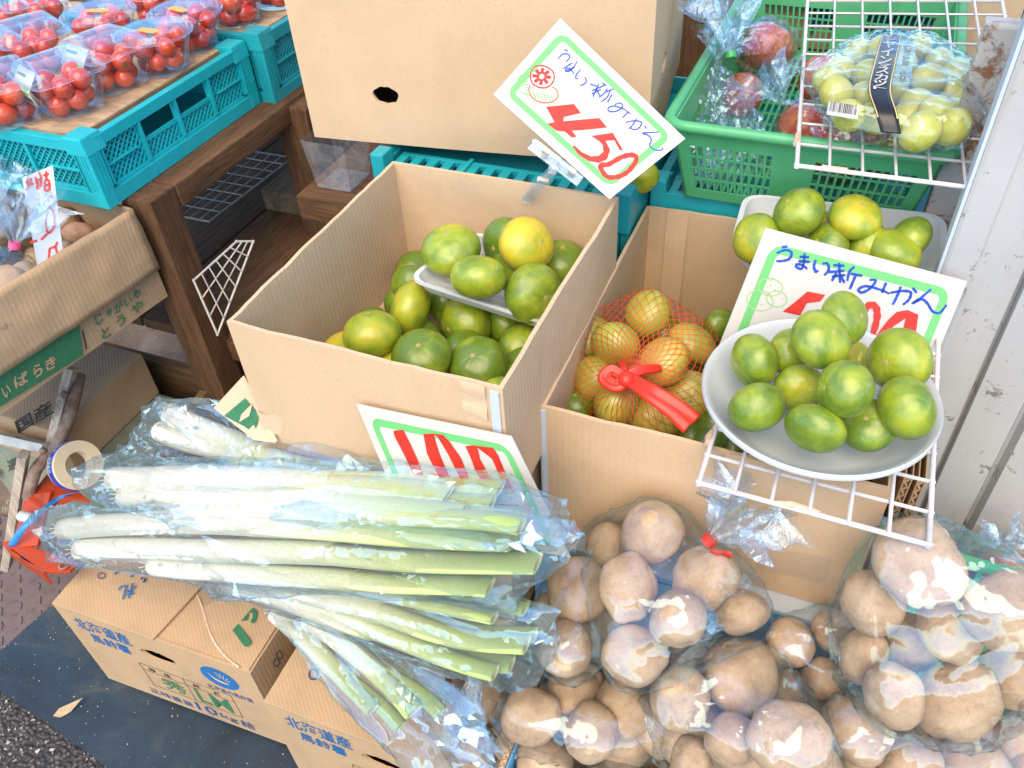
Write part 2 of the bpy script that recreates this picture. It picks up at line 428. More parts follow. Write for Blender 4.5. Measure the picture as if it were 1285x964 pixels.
film('film_leek', base=.18, edge=.5, haze=.07, rough=.05, bumps=.22, bscale=13, hz=(.62, .80, .92), gtint=(.55, .82, 1))  # bluish haze colour paints in sky reflected on the leek bags
film('film_ruffle', base=.15, edge=.5, haze=.05, rough=.08, bumps=.8, bscale=60)
film('shell_clear', base=.08, edge=.6, haze=.03, rough=.05, bumps=.25, bscale=40)
film('shell_rim', base=.12, edge=.6, haze=.08, rough=.1)
film('clear_plastic', base=.06, edge=.5, haze=.12, rough=.12)
film('dispenser', base=.08, edge=.6, haze=.18, rough=.12)
# painted, rusting steel
def painted(name, paint, rust_lo=.60, rust_hi=.66, chip=(.30, .29, .28), streak=(.45, .25, .12), rough=.45):
    t = NT(name); co = t.coord('Object'); n = t.noise(co, 26, 8, .75, .4); n2 = t.noise(t.coord('Object', (9, 9, .8)), 5, 5, .6, .4); n3 = t.noise(co, 7, 4)
    a = t.mix(t.ramp(n3, [(.3, (0, 0, 0)), (.7, (1, 1, 1))]), paint, tuple(x*.88 for x in paint))
    a = t.mix(t.ramp(n2, [(.6, (0, 0, 0)), (.78, (.8, .8, .8))]), a, streak)
    k = t.ramp(n, [(rust_lo, (0, 0, 0)), (rust_hi, (1, 1, 1))])
    a = t.mix(k, a, chip); t.color(a); t.set(rough=rough)
    t.bump(t.math('SUBTRACT', t.math('MULTIPLY', n3, .6), k), .5, .0015); return t
painted('paint_white', (.46, .475, .49), .585, .625, (.20, .18, .17), (.42, .30, .20))
painted('paint_orange', (.46, .055, .012), .56, .64, (.14, .06, .035), (.25, .06, .03))
painted('rust_white', (.58, .55, .52), .52, .60, (.27, .12, .06), (.40, .22, .12))
painted('rust_steel', (.30, .23, .18), .42, .6, (.15, .075, .045), (.26, .16, .10), .6)
painted('checker_steel', (.15, .105, .10), .45, .66, (.11, .085, .08), (.24, .10, .06), .5)
# rubber mat, asphalt, concrete, dirt
t = NT('rubber'); co = t.coord('Object'); n = t.noise(co, 5, 6, .65, .7); n2 = t.noise(co, 150, 3)
col = t.ramp(n, [(.3, (.009, .016, .025)), (.52, (.016, .034, .055)), (.60, (.032, .047, .06)), (.74, (.095, .095, .09))])
col = t.mix(t.ramp(n2, [(.68, (0, 0, 0)), (.76, (.6, .6, .6))]), col, (.16, .15, .13)); t.color(col); t.set(rough=.5); t.bump(t.math('ADD', n, t.math('MULTIPLY', n2, .3)), .3, .002)
t = NT('asphalt'); co = t.coord('Object'); vo = t.new('ShaderNodeTexVoronoi'); vo.inputs['Scale'].default_value = 150; t.l.new(co, vo.inputs['Vector'])
n = t.noise(co, 60, 6, .7)
col = t.ramp(vo.outputs['Color'], [(.1, (.035, .034, .035)), (.5, (.085, .08, .078)), (.8, (.16, .145, .13)), (.97, (.36, .33, .29))])
col = t.mix(t.ramp(vo.outputs['Distance'], [(.25, (0, 0, 0)), (.65, (1, 1, 1))]), col, (.018, .018, .02)); col = t.mix(t.math('MULTIPLY', n, .4), col, (.06, .055, .055))
t.color(col); t.set(rough=.8); t.bump(t.math('SUBTRACT', t.math('MULTIPLY', n, .5), vo.outputs['Distance']), 1.0, .006)
t = NT('concrete'); co = t.coord('Object'); n = t.noise(co, 8, 8, .7, .5); n2 = t.noise(co, 130, 4)
col = t.ramp(n, [(.3, (.085, .06, .042)), (.55, (.17, .125, .09)), (.75, (.25, .2, .155))]); col = t.mix(t.ramp(n2, [(.6, (0, 0, 0)), (.72, (.7, .7, .7))]), col, (.06, .04, .03)); t.color(col); t.set(rough=.9); t.bump(t.math('ADD', n, n2), .6, .004)
plain('grit', (.36, .33, .29), .9, .5, 90)
plain('dry_leaf', (.38, .28, .16), .8, .3, 90)
# ------------------------------------------------------------------ the ground
mb = MB(); mb.grid(lambda u, v: V((-30+60*u, -30+60*v, -.012)), 4, 4); structure('ground', mb, 'asphalt')
mb = MB(); mb.box(-2.4, .60, -.03, 1.4, 3.2, -.004); structure('shop_floor', mb, 'concrete')
# steel chequer plate let into the ground in front of the stall
mb = MB(); mb.box(-1.75, .36, -.03, -.50, .598, 0.0); chk = structure('ground_plate', mb, 'checker_steel')
mb = MB()
for i in range(48):
    for j in range(10):
        x = -1.73+.026*i; y = .372+.0235*j
        a = R(45 if (i+j) % 2 else -45)
        d = V((math.cos(a), math.sin(a), 0))*.011; n = V((-d.y, d.x, 0))*.18
        c = V((x, y, 0)); z = V((0, 0, .0022))
        mb.add([c-d, c+n, c+d, c-n, c-d*.75+z, c+n*.6+z, c+d*.75+z, c-n*.6+z], [(0, 1, 5, 4), (1, 2, 6, 5), (2, 3, 7, 6), (3, 0, 4, 7), (4, 5, 6, 7)])
part('raised_tread', mb, 'checker_steel', chk, kind='stuff')
# black rubber mat, its corners read from the photograph
mc = [atz(-30, 845, .004), atz(62, 762, .004), atz(520, 900, .004), atz(560, 1110, .004), atz(250, 1010, .004)]
mb = MB()
def matfn(u, v):
    a = mc[0].lerp(mc[4]+V((.25, -.06, 0)), u); b = mc[1].lerp(mc[2]+V((.1, .0, 0)), u); p = a.lerp(b, v)
    p.z = .0035+.003*noise.noise(p*4)+.004*max(0, noise.noise(p*9)); return p
mb.grid(matfn, 40, 20)
n0 = len(mb.v); mb.add([p+V((0, 0, -.006)) for p in mb.v[:n0]], [])
w_ = 41
for i in range(40):
    mb.f.append((i, i+1, n0+i+1, n0+i)); k = 20*w_+i; mb.f.append((k, k+1, n0+k+1, n0+k))
gm = [matfn(random.random(), random.random()) for _ in range(260)]
single('rubber_mat', mb, 'rubber', 'black rubber mat lying under the potato cartons beside the asphalt', 'mat', smooth=50)
mb = MB()  # loose grit along the mat and in the asphalt
for i in range(900):
    p = atz(random.uniform(-40, 380), random.uniform(820, 1010), -.012); s = random.choice((.001, .0015, .002, .003, .0045))
    if p.y > .33: continue
    vs_ = [p+V((random.uniform(-1, 1), random.uniform(-1, 1), random.uniform(.2, 1)))*s for _ in range(5)]
    mb.add(vs_, [(0, 1, 2), (0, 2, 3), (0, 3, 4), (1, 2, 4), (2, 3, 4), (0, 1, 4)])
for p in gm:
    s = random.choice((.0008, .001, .0015, .002)); vs_ = [p+V((random.uniform(-1, 1), random.uniform(-1, 1), random.uniform(.2, 1)))*s for _ in range(5)]
    mb.add(vs_, [(0, 1, 2), (0, 2, 3), (0, 3, 4), (1, 2, 4), (2, 3, 4), (0, 1, 4)])
tag(part('grit', mb, 'grit', None), 'small pale grit scattered over the asphalt and the black mat', 'grit', kind='stuff')
mb = MB(); c = atz(68, 900, .003)
pl = [V((0, .0, .004)), V((.012, .006, .012)), V((.03, .012, .010)), V((.052, .012, .016)), V((.03, -.002, .006)), V((.012, -.006, .003))]
mm = Matrix.Translation(c)@Matrix.Rotation(R(38), 4, 'Z')
mb.add([mm@p for p in pl]+[mm@(p+V((0, 0, .0006))) for p in pl], [(0, 1, 4, 5), (1, 2, 3, 4), (6, 11, 10, 7), (7, 10, 9, 8)])
single('dry_leaf', mb, 'dry_leaf', 'curled dry brown leaf on the edge of the black mat', 'leaf')
# ------------------------------------------------------------------ cardboard
def panel(mb, M, w, h, t, hole=None, bulge=0.0, seed=0, wav=.0022):
    def f(x, z):
        return bulge*math.sin(math.pi*x/w)*(.35+.65*math.sin(math.pi*max(0, min(1, z/h))))+wav*noise.noise(V((x*9+seed, z*9, seed*3.1)))*min(1, 12*min(x, w-x)/w)
    if hole is None:
        nx, nz = 24, 8
        P = [(w*i/nx, h*j/nz) for j in range(nz+1) for i in range(nx+1)]
        n = len(P); P = [(x, z+(.0016*noise.noise(V((x*35, seed*5, 1)))+.001*noise.noise(V((x*90, seed, 3)))) if z > h*.99 else z) for x, z in P]
        vs_ = [M@V((x, f(x, z), z)) for x, z in P]+[M@V((x, f(x, z)+t, z)) for x, z in P]
        fs = []
        W = nx+1
        for j in range(nz):
            for i in range(nx):
                a = j*W+i; q = (a, a+1, a+W+1, a+W); fs += [q, tuple(k+n for k in q[::-1])]
        ed = [i for i in range(W)]+[j*W+nx for j in range(1, nz+1)]+[nz*W+i for i in range(nx-1, -1, -1)]+[j*W for j in range(nz-1, 0, -1)]
        m = len(ed)
        for i in range(m): a, b = ed[i], ed[(i+1) % m]; fs.append((a, a+n, b+n, b))
        mb.add(vs_, fs)
    else:
        hx, hz, rx, rz = hole
        an = [2*math.pi*k/40 for k in range(40)]+[math.atan2(cz-hz, cx-hx) % (2*math.pi) for cx in (0, w) for cz in (0, h)]
        an = sorted(an); N = len(an); K = 6; P = []
        for k in range(K+1):
            for a in an:
                ca, sa = math.cos(a), math.sin(a)
                ri = 1/math.sqrt((ca/rx)**2+(sa/rz)**2)*(1+.04*math.sin(7*a))
                ro = min(((w-hx)/ca if ca > 1e-9 else (-hx/ca if ca < -1e-9 else 1e9)), ((h-hz)/sa if sa > 1e-9 else (-hz/sa if sa < -1e-9 else 1e9)))
                r_ = ri+(ro-ri)*(k/K); P.append((hx+r_*ca, hz+r_*sa))
        n = len(P); vs_ = [M@V((x, f(x, z), z)) for x, z in P]+[M@V((x, f(x, z)+t, z)) for x, z in P]; fs = []
        for k in range(K):
            for i in range(N):
                j = (i+1) % N; q = (k*N+i, k*N+j, (k+1)*N+j, (k+1)*N+i); fs += [q[::-1], tuple(x+n for x in q)]
        for i in range(N):
            j = (i+1) % N; fs.append((i, j, j+n, i+n)); a, b = K*N+i, K*N+j; fs.append((a, a+n, b+n, b))
        mb.add(vs_, fs)
def carton(name, label, x0, y0, z0, w, d, h, yaw=0, mat='cardboard', holes={}, bulge=.002, t=.0045, group=None, floor=True, skip=()):
    Rz = Matrix.Rotation(yaw, 4, 'Z'); T = Matrix.Translation((x0, y0, z0))@Rz
    root = thing(name, label, 'cardboard box', (x0, y0, z0), group, Rz.to_3x3())
    # wall matrices: local x along the wall, local y = inwards
    MW = {'front': T@Matrix.Translation((0, 0, 0)), 'back': T@Matrix.Translation((w, d, 0))@Matrix.Rotation(math.pi, 4, 'Z'),
          'left': T@Matrix.Translation((0, d-t, 0))@Matrix.Rotation(-math.pi/2, 4, 'Z'), 'right': T@Matrix.Translation((w, t, 0))@Matrix.Rotation(math.pi/2, 4, 'Z')}
    for i, k in enumerate(('front', 'back', 'left', 'right')):
        if k in skip: continue
        L = w if k in ('front', 'back') else d-2*t
        mb = MB(); panel(mb, MW[k], L, h, t, holes.get(k), -bulge, seed=i+x0*7)
        part('wall', mb, mat, root, smooth=35)
    if floor:
        mb = MB(); mb.box(t, t, .001, w-t, d-t, .001+t, T); part('base', mb, mat, root)
    return root, T, MW
# ------------------------------------------------------------------ the two open cartons of mandarins
Z1, Z2 = .845, .745
B1 = dict(x=-.552, y=.500, w=.3075, d=.357, h=.172)
k2 = (CAMZ-Z2)/.6693
B2 = dict(x=-.2649*k2, y=.6378*k2, w=.3756*k2+.004, d=.4675*k2, h=.22*k2)
box1, T1, W1 = carton('open_carton', 'open cardboard box of green mandarins with the 100 price card on its front', B1['x'], B1['y'], Z1-B1['h'], B1['w'], B1['d'], B1['h'], 0, 'cardboard', {'back': (.125, .105, .0155, .0095)}, .003)
box2, T2, W2 = carton('open_carton', 'open cardboard box holding the red net bag of mandarins', B2['x'], B2['y'], Z2-B2['h'], B2['w'], B2['d'], B2['h'], R(.6), 'cardboard', {}, .003)
# white inner liner showing at the torn corners, brown paper tape, folded edges
mb = MB(); mb.box(B1['x']+B1['w']-.0125, B1['y']-.0022, Z1-.10, B1['x']+B1['w']-.0035, B1['y']-.0004, Z1-.004); part('torn_liner', mb, 'white_liner', box1)
mb = MB(); mb.grid(lambda u, v: V((B1['x']+B1['w']-.043+.026*u, B1['y']-.0015-.001*math.sin(9*v), Z1+.001-.040*v-.006*u*v)), 6, 8); part('paper_tape', mb, 'cardboard_light', box1, smooth=60)
mb = MB(); mb.grid(lambda u, v: V((B1['x']+.0-.0012+.034*u*(1-.25*v*v), B1['y']-.0016, Z1-.125-.035*v-.004*math.sin(5*u))), 8, 8); part('paper_tape', mb, 'cardboard_light', box1, smooth=60)
mb = MB(); mb.box(-.0022, .0, .03, -.0004, .012, B2['h']-.003, T2); mb.box(.0002, -.0022, .03, .006, -.0004, B2['h']-.003, T2); part('torn_liner', mb, 'white_liner', box2)
mb = MB(); mb.grid(lambda u, v: T2@V((.03+.03*u, B2['d']-.0062-.0006*math.sin(12*v), .02+(B2['h']-.018)*v)), 4, 12); part('paper_tape', mb, 'cardboard_light', box2, smooth=60)
mb = MB(); mb.grid(lambda u, v: T2@V((B2['w']-.10+.07*u, -.0045-.0004*math.sin(9*u), .035+.045*v+.008*u)), 6, 6); part('packing_tape', mb, 'shell_clear', box2, smooth=60)
mb = MB()
for k in range(5):
    a = W1['back']@V((.118+.004*k, .006, .099+.003*math.sin(k*2))); b = W1['back']@V((.121+.004*k, .006, .110-.003*math.cos(k*3))); mb.beam(a, b, .0012, .0014)
# print seen through the handle hole: on the white lid of the crate behind
pb = thing('printed_paper', 'white printed paper seen through the handle hole of the box', 'paper', (-.43, .862, .73))
m2 = MB(); m2.box(-.46, .8605, .72, -.38, .8615, .79); part('sheet', m2, 'card_white', pb)
m3 = MB(); q = Plane((0, .8595, 0), (0, -1, 0))
text_px(m3, 'よ', q, (621, 277), (634, 279), (623, 267), 0); text_px(m3, '一', q, (614, 279), (622, 280), (614, 274), 0); part('lettering', m3, 'print_navy', pb)
# ------------------------------------------------------------------ cartons and planks that carry them
low, TL_, WL_ = carton('lower_carton', 'green printed carton standing under the left mandarin box', -.585, .515, .40, .325, .34, .271, 0, 'cardboard', {}, .002)
m = MB()
fp = [V((-.585, .51, .668)), V((-.585, .51, .60)), V((-.66, .50, .585)), V((-.655, .52, .655))]
pf = [aty(303, 474, .53), aty(345, 556, .49), aty(318, 552, .49), aty(268, 512, .52)]
m = MB(); a0, a1, a2, a3 = [V(p) for p in pf]
m.prism([a0, a1, a2, a3], V((.3, .9, .2)).normalized(), .004); flp = part('flap', m, 'cardboard_light', low)
pp = Plane(a0, (a1-a0).cross(a3-a0))
m = MB(); poly(m, pp, [(307, 500), (325, 520), (320, 545), (306, 535), (281, 522)], .0015); part('print', m, 'print_green', flp)
m = MB(); poly(m, pp, [(303, 520), (317, 506), (313, 522), (300, 530)], .0025); part('print', m, 'cardboard_light', flp)
# blue printed carton under box 2
lx0, lx1 = B2['x']-.01, B2['x']+B2['w']+.01; ly = B2['y']-.020; lz = Z2-B2['h']
blu = thing('printed_carton', 'carton with pale blue printed sides under the netted mandarins box', 'cardboard box', (lx0, ly, .30))
m = MB(); m.box(lx0, ly, .30, lx1, ly+.44, lz-.0015); part('body', m, 'white_liner', blu, bevel=.003)
m = MB(); m.box(lx0+.002, ly-.0012, .32, lx1-.002, ly-.0002, lz-.006); part('print', m, 'print_skyblue', blu)
m = MB(); m.box(lx0+.02, ly-.0022, lz-.014, lx0+.26, ly-.0013, lz-.0105); m.box(lx0+.257, ly-.0022, lz-.03, lx0+.26, ly-.0013, lz-.0142); part('print', m, 'print_navy', blu)
# wooden stand under both
st = thing('display_stand', 'low wooden stand carrying the cartons of mandarins', 'stand', (-.25, .8, 0))
m = MB(); m.box(-.62, .53, .366, .17, 1.06, .396); 
part('shelf', MB().box(-.60, .545, .366, -.262, 1.06, .3985), 'wood_x', st); part('shelf', MB().box(-.258, .575, .262, .17, 1.06, .298), 'wood_x', st)
for (x, y, zt) in ((-.58, .57, .366), (-.28, .57, .366), (-.235, .60, .262), (.14, .60, .262), (-.58, 1.03, .366), (.14, 1.03, .262)):
    part('leg', MB().box(x-.02, y-.02, 0, x+.02, y+.02, zt), 'wood_z', st)
# ------------------------------------------------------------------ big carton at the back
bl = atz(395, 172, .80); yb = R(7); bw = .50
hx = ((aty(485, 118, bl.y+.01))-bl).length
big, TB, WB = carton('big_carton', 'large plain cardboard box behind the 450 price card', bl.x, bl.y, .80, bw, .36, .40, yb, 'cardboard', {'front': (.128, .074, .0195, .0125), 'right': (.10, .10, .02, .013)}, .004)
part('lid', MB().box(.001, .001, .401, bw-.001, .359, .405, TB), 'cardboard', big)
m = MB(); m.box(bw+.0006, .05, .18, bw+.0022, .30, .30, TB)
# ------------------------------------------------------------------ potato cartons in front
def potato_carton(label, x, y, yaw, top, h=.24, w=.369, d=.27, full=True):
    root = thing('potato_carton', label, 'cardboard box', (x, y, top-h), 'potato cartons on the mat', Matrix.Rotation(yaw, 3, 'Z'))
    T = Matrix.Translation((x, y, top-h))@Matrix.Rotation(yaw, 4, 'Z'); t = .0045
    MWs = [T, T@Matrix.Translation((w, d, 0))@Matrix.Rotation(math.pi, 4, 'Z'), T@Matrix.Translation((0, d-t, 0))@Matrix.Rotation(-math.pi/2, 4, 'Z'), T@Matrix.Translation((w, t, 0))@Matrix.Rotation(math.pi/2, 4, 'Z')]
    for i, M in enumerate(MWs):
        m = MB(); panel(m, M, w if i < 2 else d-2*t, h-.004, t, (.180, h-.066, .034, .0150) if i == 0 else None, 0 if i == 0 else -.003, i*3+x, 0 if i == 0 else .0012)
        part('wall', m, 'cardboard_brown', root, smooth=35)
    part('base', MB().box(t, t, .001, w-t, d-t, .005, T), 'cardboard_dark', root)
    return root, T
PT = .254
p1, TP1 = potato_carton('printed potato carton with a torn lid standing on the black mat', -1.0062, .382, R(2.3), PT)
p2, TP2 = potato_carton('printed potato carton at the bottom of the picture under the drooping leeks', -.594, .368, R(1.5), PT)
def lid_flap(root, T, pts, t=.004, z0=.0, mat='cardboard_brown'):
    """a flap of the lid, given by its outline on the carton top (local x, y, z)"""
    m = MB(); m.prism([T@V((x, y, .24+z0+z)) for x, y, z in pts], V((0, 0, 1)), t); return part('lid_flap', m, mat, root, bevel=.0008)
# carton 1: inner sheet, left flap, torn right flap
part('lid_sheet', MB().box(.003, .003, .231, .366, .267, .2348, TP1), 'cardboard_brown', p1)
f1 = lid_flap(p1, TP1, [(.001, -.001, -.004), (.198, -.002, -.0035), (.213, .10, -.002), (.205, .268, -.002), (.001, .268, -.003)])
f2 = lid_flap(p1, TP1, [(.366, .002, -.004), (.366, .268, -.003), (.222, .268, -.002), (.226, .12, .000), (.222, .083, .006), (.25, .062, .012), (.275, .038, .006), (.30, .02, .001), (.33, .008, -.003)])
m = MB()
edge = [V((.222, .083, .006)), V((.25, .062, .013)), V((.275, .038, .007)), (V((.30, .02, .002))), V((.33, .008, -.002)), V((.35, .003, -.003))]
m.tube([TP1@(p+V((0, -.001, .2425))) for p in crom(edge, 4)], .0022, 6); part('torn_edge', m, 'cardboard_light', f2, smooth=60)
f3 = lid_flap(p2, TP2, [(.001, -.001, -.005), (.368, -.002, -.005), (.368, .13, -.004), (.001, .13, -.004)]); f4 = lid_flap(p2, TP2, [(.001, .134, -.005), (.368, .134, -.005), (.368, .268, -.004), (.001, .268, -.004)])
def carton_print(root, T, faces=True, second=False):
    pf_ = Plane(T@V((0, -.0012, 0)), T.to_3x3()@V((0, -1, 0)))
    ex = T.to_3x3()@V((1, 0, 0)); ez = V((0, 0, 1))
    def tx(mb, s, x, z, w, h, bold=.02): text_on(mb, s, T@V((x, -.0007, z)), ex*w, ez*h, bold)
    m = MB(); tx(m, '北海道産', .026, .180, .108, .036, .012); tx(m, '馬鈴薯', .040, .146, .078, .028, .012); part('lettering', m, 'print_blue', root)
    m = MB(); tx(m, '正味重量', .100, .014, .090, .018, .004); tx(m, '10', .198, .014, .042, .028, .012); tx(m, 'kg', .246, .014, .034, .020, .004); tx(m, '詰', .286, .014, .026, .024, .006)
    part('lettering', m, 'print_navy', root)
    m = MB(); tx(m, '秀', .148, .058, .048, .038, .006); tx(m, 'LM', .218, .056, .066, .044, .006); part('lettering', m, 'print_green', root)
    m = MB(); tx(m, '等', .135, .107, .014, .011); tx(m, '級', .165, .107, .014, .011); tx(m, '規', .222, .107, .014, .011); tx(m, '格', .262, .107, .014, .011)
    for (x0, z0, x1, z1) in ((.120, .05, .121, .125), (.298, .05, .299, .125), (.206, .05, .207, .125), (.120, .05, .299, .051), (.120, .124, .299, .125), (.120, .103, .299, .104)):
        m.add([T@V(p) for p in ((x0, -.0006, z0), (x1, -.0006, z0), (x1, -.0006, z1), (x0, -.0006, z1))], [(0, 1, 2, 3)])
    part('grade_table', m, 'print_black', root)
    # round blue emblem: a disc, a light swirl and rays
    c = V((.296, -.0006, .178)); m = MB(); m.add([T@(c+V((.034*math.cos(a), 0, .030*math.sin(a)))) for a in [2*math.pi*k/28 for k in range(28)]], [tuple(range(28))])
    em = part('emblem', m, 'print_blue', root)
    m = MB()
    cu = crom([V((-.020, 0, .010)), V((-.012, 0, -.004)), V((.0, 0, -.010)), V((.016, 0, -.010))], 6)
    for i in range(len(cu)-1):
        a, b = cu[i], cu[i+1]; w0 = .0035*math.sin(math.pi*(i+.2)/len(cu)); w1 = .0035*math.sin(math.pi*(i+1.2)/len(cu))
        m.add([T@(c+p+V((0, -.0004, 0))) for p in (a+V((0, 0, w0)), a-V((0, 0, w0)), b-V((0, 0, w1)), b+V((0, 0, w1)))], [(0, 1, 2, 3)])
    for k in range(5):
        a = R(10+22*k); p0 = V((.008*math.cos(a), -.0004, .008*math.sin(a)))+V((.004, 0, -.004)); p1 = V((.021*math.cos(a), -.0004, .019*math.sin(a)))
        n = V((-math.sin(a), 0, math.cos(a)))*.0007; m.add([T@(c+q) for q in (p0-n, p1-n, p1+n, p0+n)], [(0, 1, 2, 3)])
    part('emblem_mark', m, 'cardboard_light', em)
    m = MB(); tx(m, '北海道の馬鈴薯', .258, .128, .085, .014, .004); part('lettering', m, 'print_navy', root)
carton_print(p1, TP1); carton_print(p2, TP2)
pt1 = Plane(TP1@V((0, 0, .2425)), (0, 0, 1))
o7 = (60, 690); s7 = 4.19
def z7(x, y): return (o7[0]+x/s7, o7[1]+y/s7)
m = MB(); text_px(m, '札', pt1, z7(470, 170), z7(375, 250-60), z7(450, 250), .0012, .008); part('lettering', m, 'print_blue', f1)
m = MB(); stroke(m, pt1, [(262, 135), (272, 122), (292, 124), (300, 135), (290, 148), (270, 150)], 5, .0012, o7, s7, closed=True)
for (x, y) in ((355, 121), (440, 135)): poly(m, pt1, [(x-10, y+8), (x+5, y-8), (x+18, y-8), (x+2, y+8)], .0012, o7, s7)
for (x, y) in ((492, 150), (510, 155), (505, 165)): poly(m, pt1, [(x-8, y+7), (x+2, y-8), (x+10, y-5), (x+2, y+8)], .0012, o7, s7)
part('print', m, 'print_navy', f1)
pt2 = Plane(TP1@V((0, 0, .243)), (0, 0, 1))
m = MB(); text_px(m, '重', pt2, z7(935, 262), z7(865, 205), z7(880, 325), .0016, .008); part('lettering', m, 'print_blue', f2)
m = MB(); poly(m, pt2, [(868, 418), (898, 386), (1000, 383), (1072, 488), (1050, 512), (1030, 505), (972, 425)], .0016, o7, s7)
stroke(m, pt2, [(990, 330), (1000, 355), (1040, 360), (1050, 325), (1082, 320), (1090, 345), (1075, 385)], 26, .0016, o7, s7); part('print', m, 'print_green', f2)
pt3 = Plane(TP2@V((0, 0, .240)), (0, 0, 1)); m = MB(); stroke(m, pt3, [(388, 845), (392, 840), (398, 843), (398, 851), (390, 852)], 2, .0012, closed=True); part('print', m, 'print_navy', f3)
pr1 = Plane(TP1@V((.3692, 0, 0)), TP1.to_3x3()@V((1, 0, 0))); m = MB()
for (x, y) in ((347, 832), (351, 822)): stroke(m, pr1, [(x-4, y), (x, y-5), (x+4, y), (x, y+5)], 1.2, .003, closed=True)
part('print', m, 'print_navy', p1)
# ------------------------------------------------------------------ wire racks
def wire_rack(label, corners, nu, nv, r=.0016, rf=.0024, mat='wire_white', group='wire racks', skipframe=(), ends=0.0, uvskip=lambda i, j: False):
    """corners: FL, FR, BR, BL"""
    a, b, c, d = [V(p) for p in corners]
    n = (b-a).cross(d-a).normalized()
    root = thing('wire_rack', label, 'wire rack', (a+b+c+d)/4, group)
    fr = [(a, b), (b, c), (c, d), (d, a)]
    for i, (p, q) in enumerate(fr):
        if i in skipframe: continue
        part('frame_wire', MB().tube([p, q], rf, 8), mat, root, smooth=60)
    for i in range(1, nu):
        u = i/nu; p, q = a.lerp(b, u), d.lerp(c, u); e = (q-p).normalized()*ends
        part('wire', MB().tube([p-e+n*r*1.6, q+e+n*r*1.6], r, 6), mat, root, smooth=60)
    for j in range(1, nv):
        v = j/nv; p, q = a.lerp(d, v), b.lerp(c, v); e = (q-p).normalized()*ends
        part('wire', MB().tube([p-e-n*r*.4, q+e-n*r*.4], r, 6), mat, root, smooth=60)
    for p in (a, b, c, d): part('corner_joint', MB().lathe([(0, -rf*1.3), (rf*1.25, -rf*.8), (rf*1.25, rf*.8), (0, rf*1.3)], Matrix.Translation(p), 8), mat, root, smooth=60)
    return root
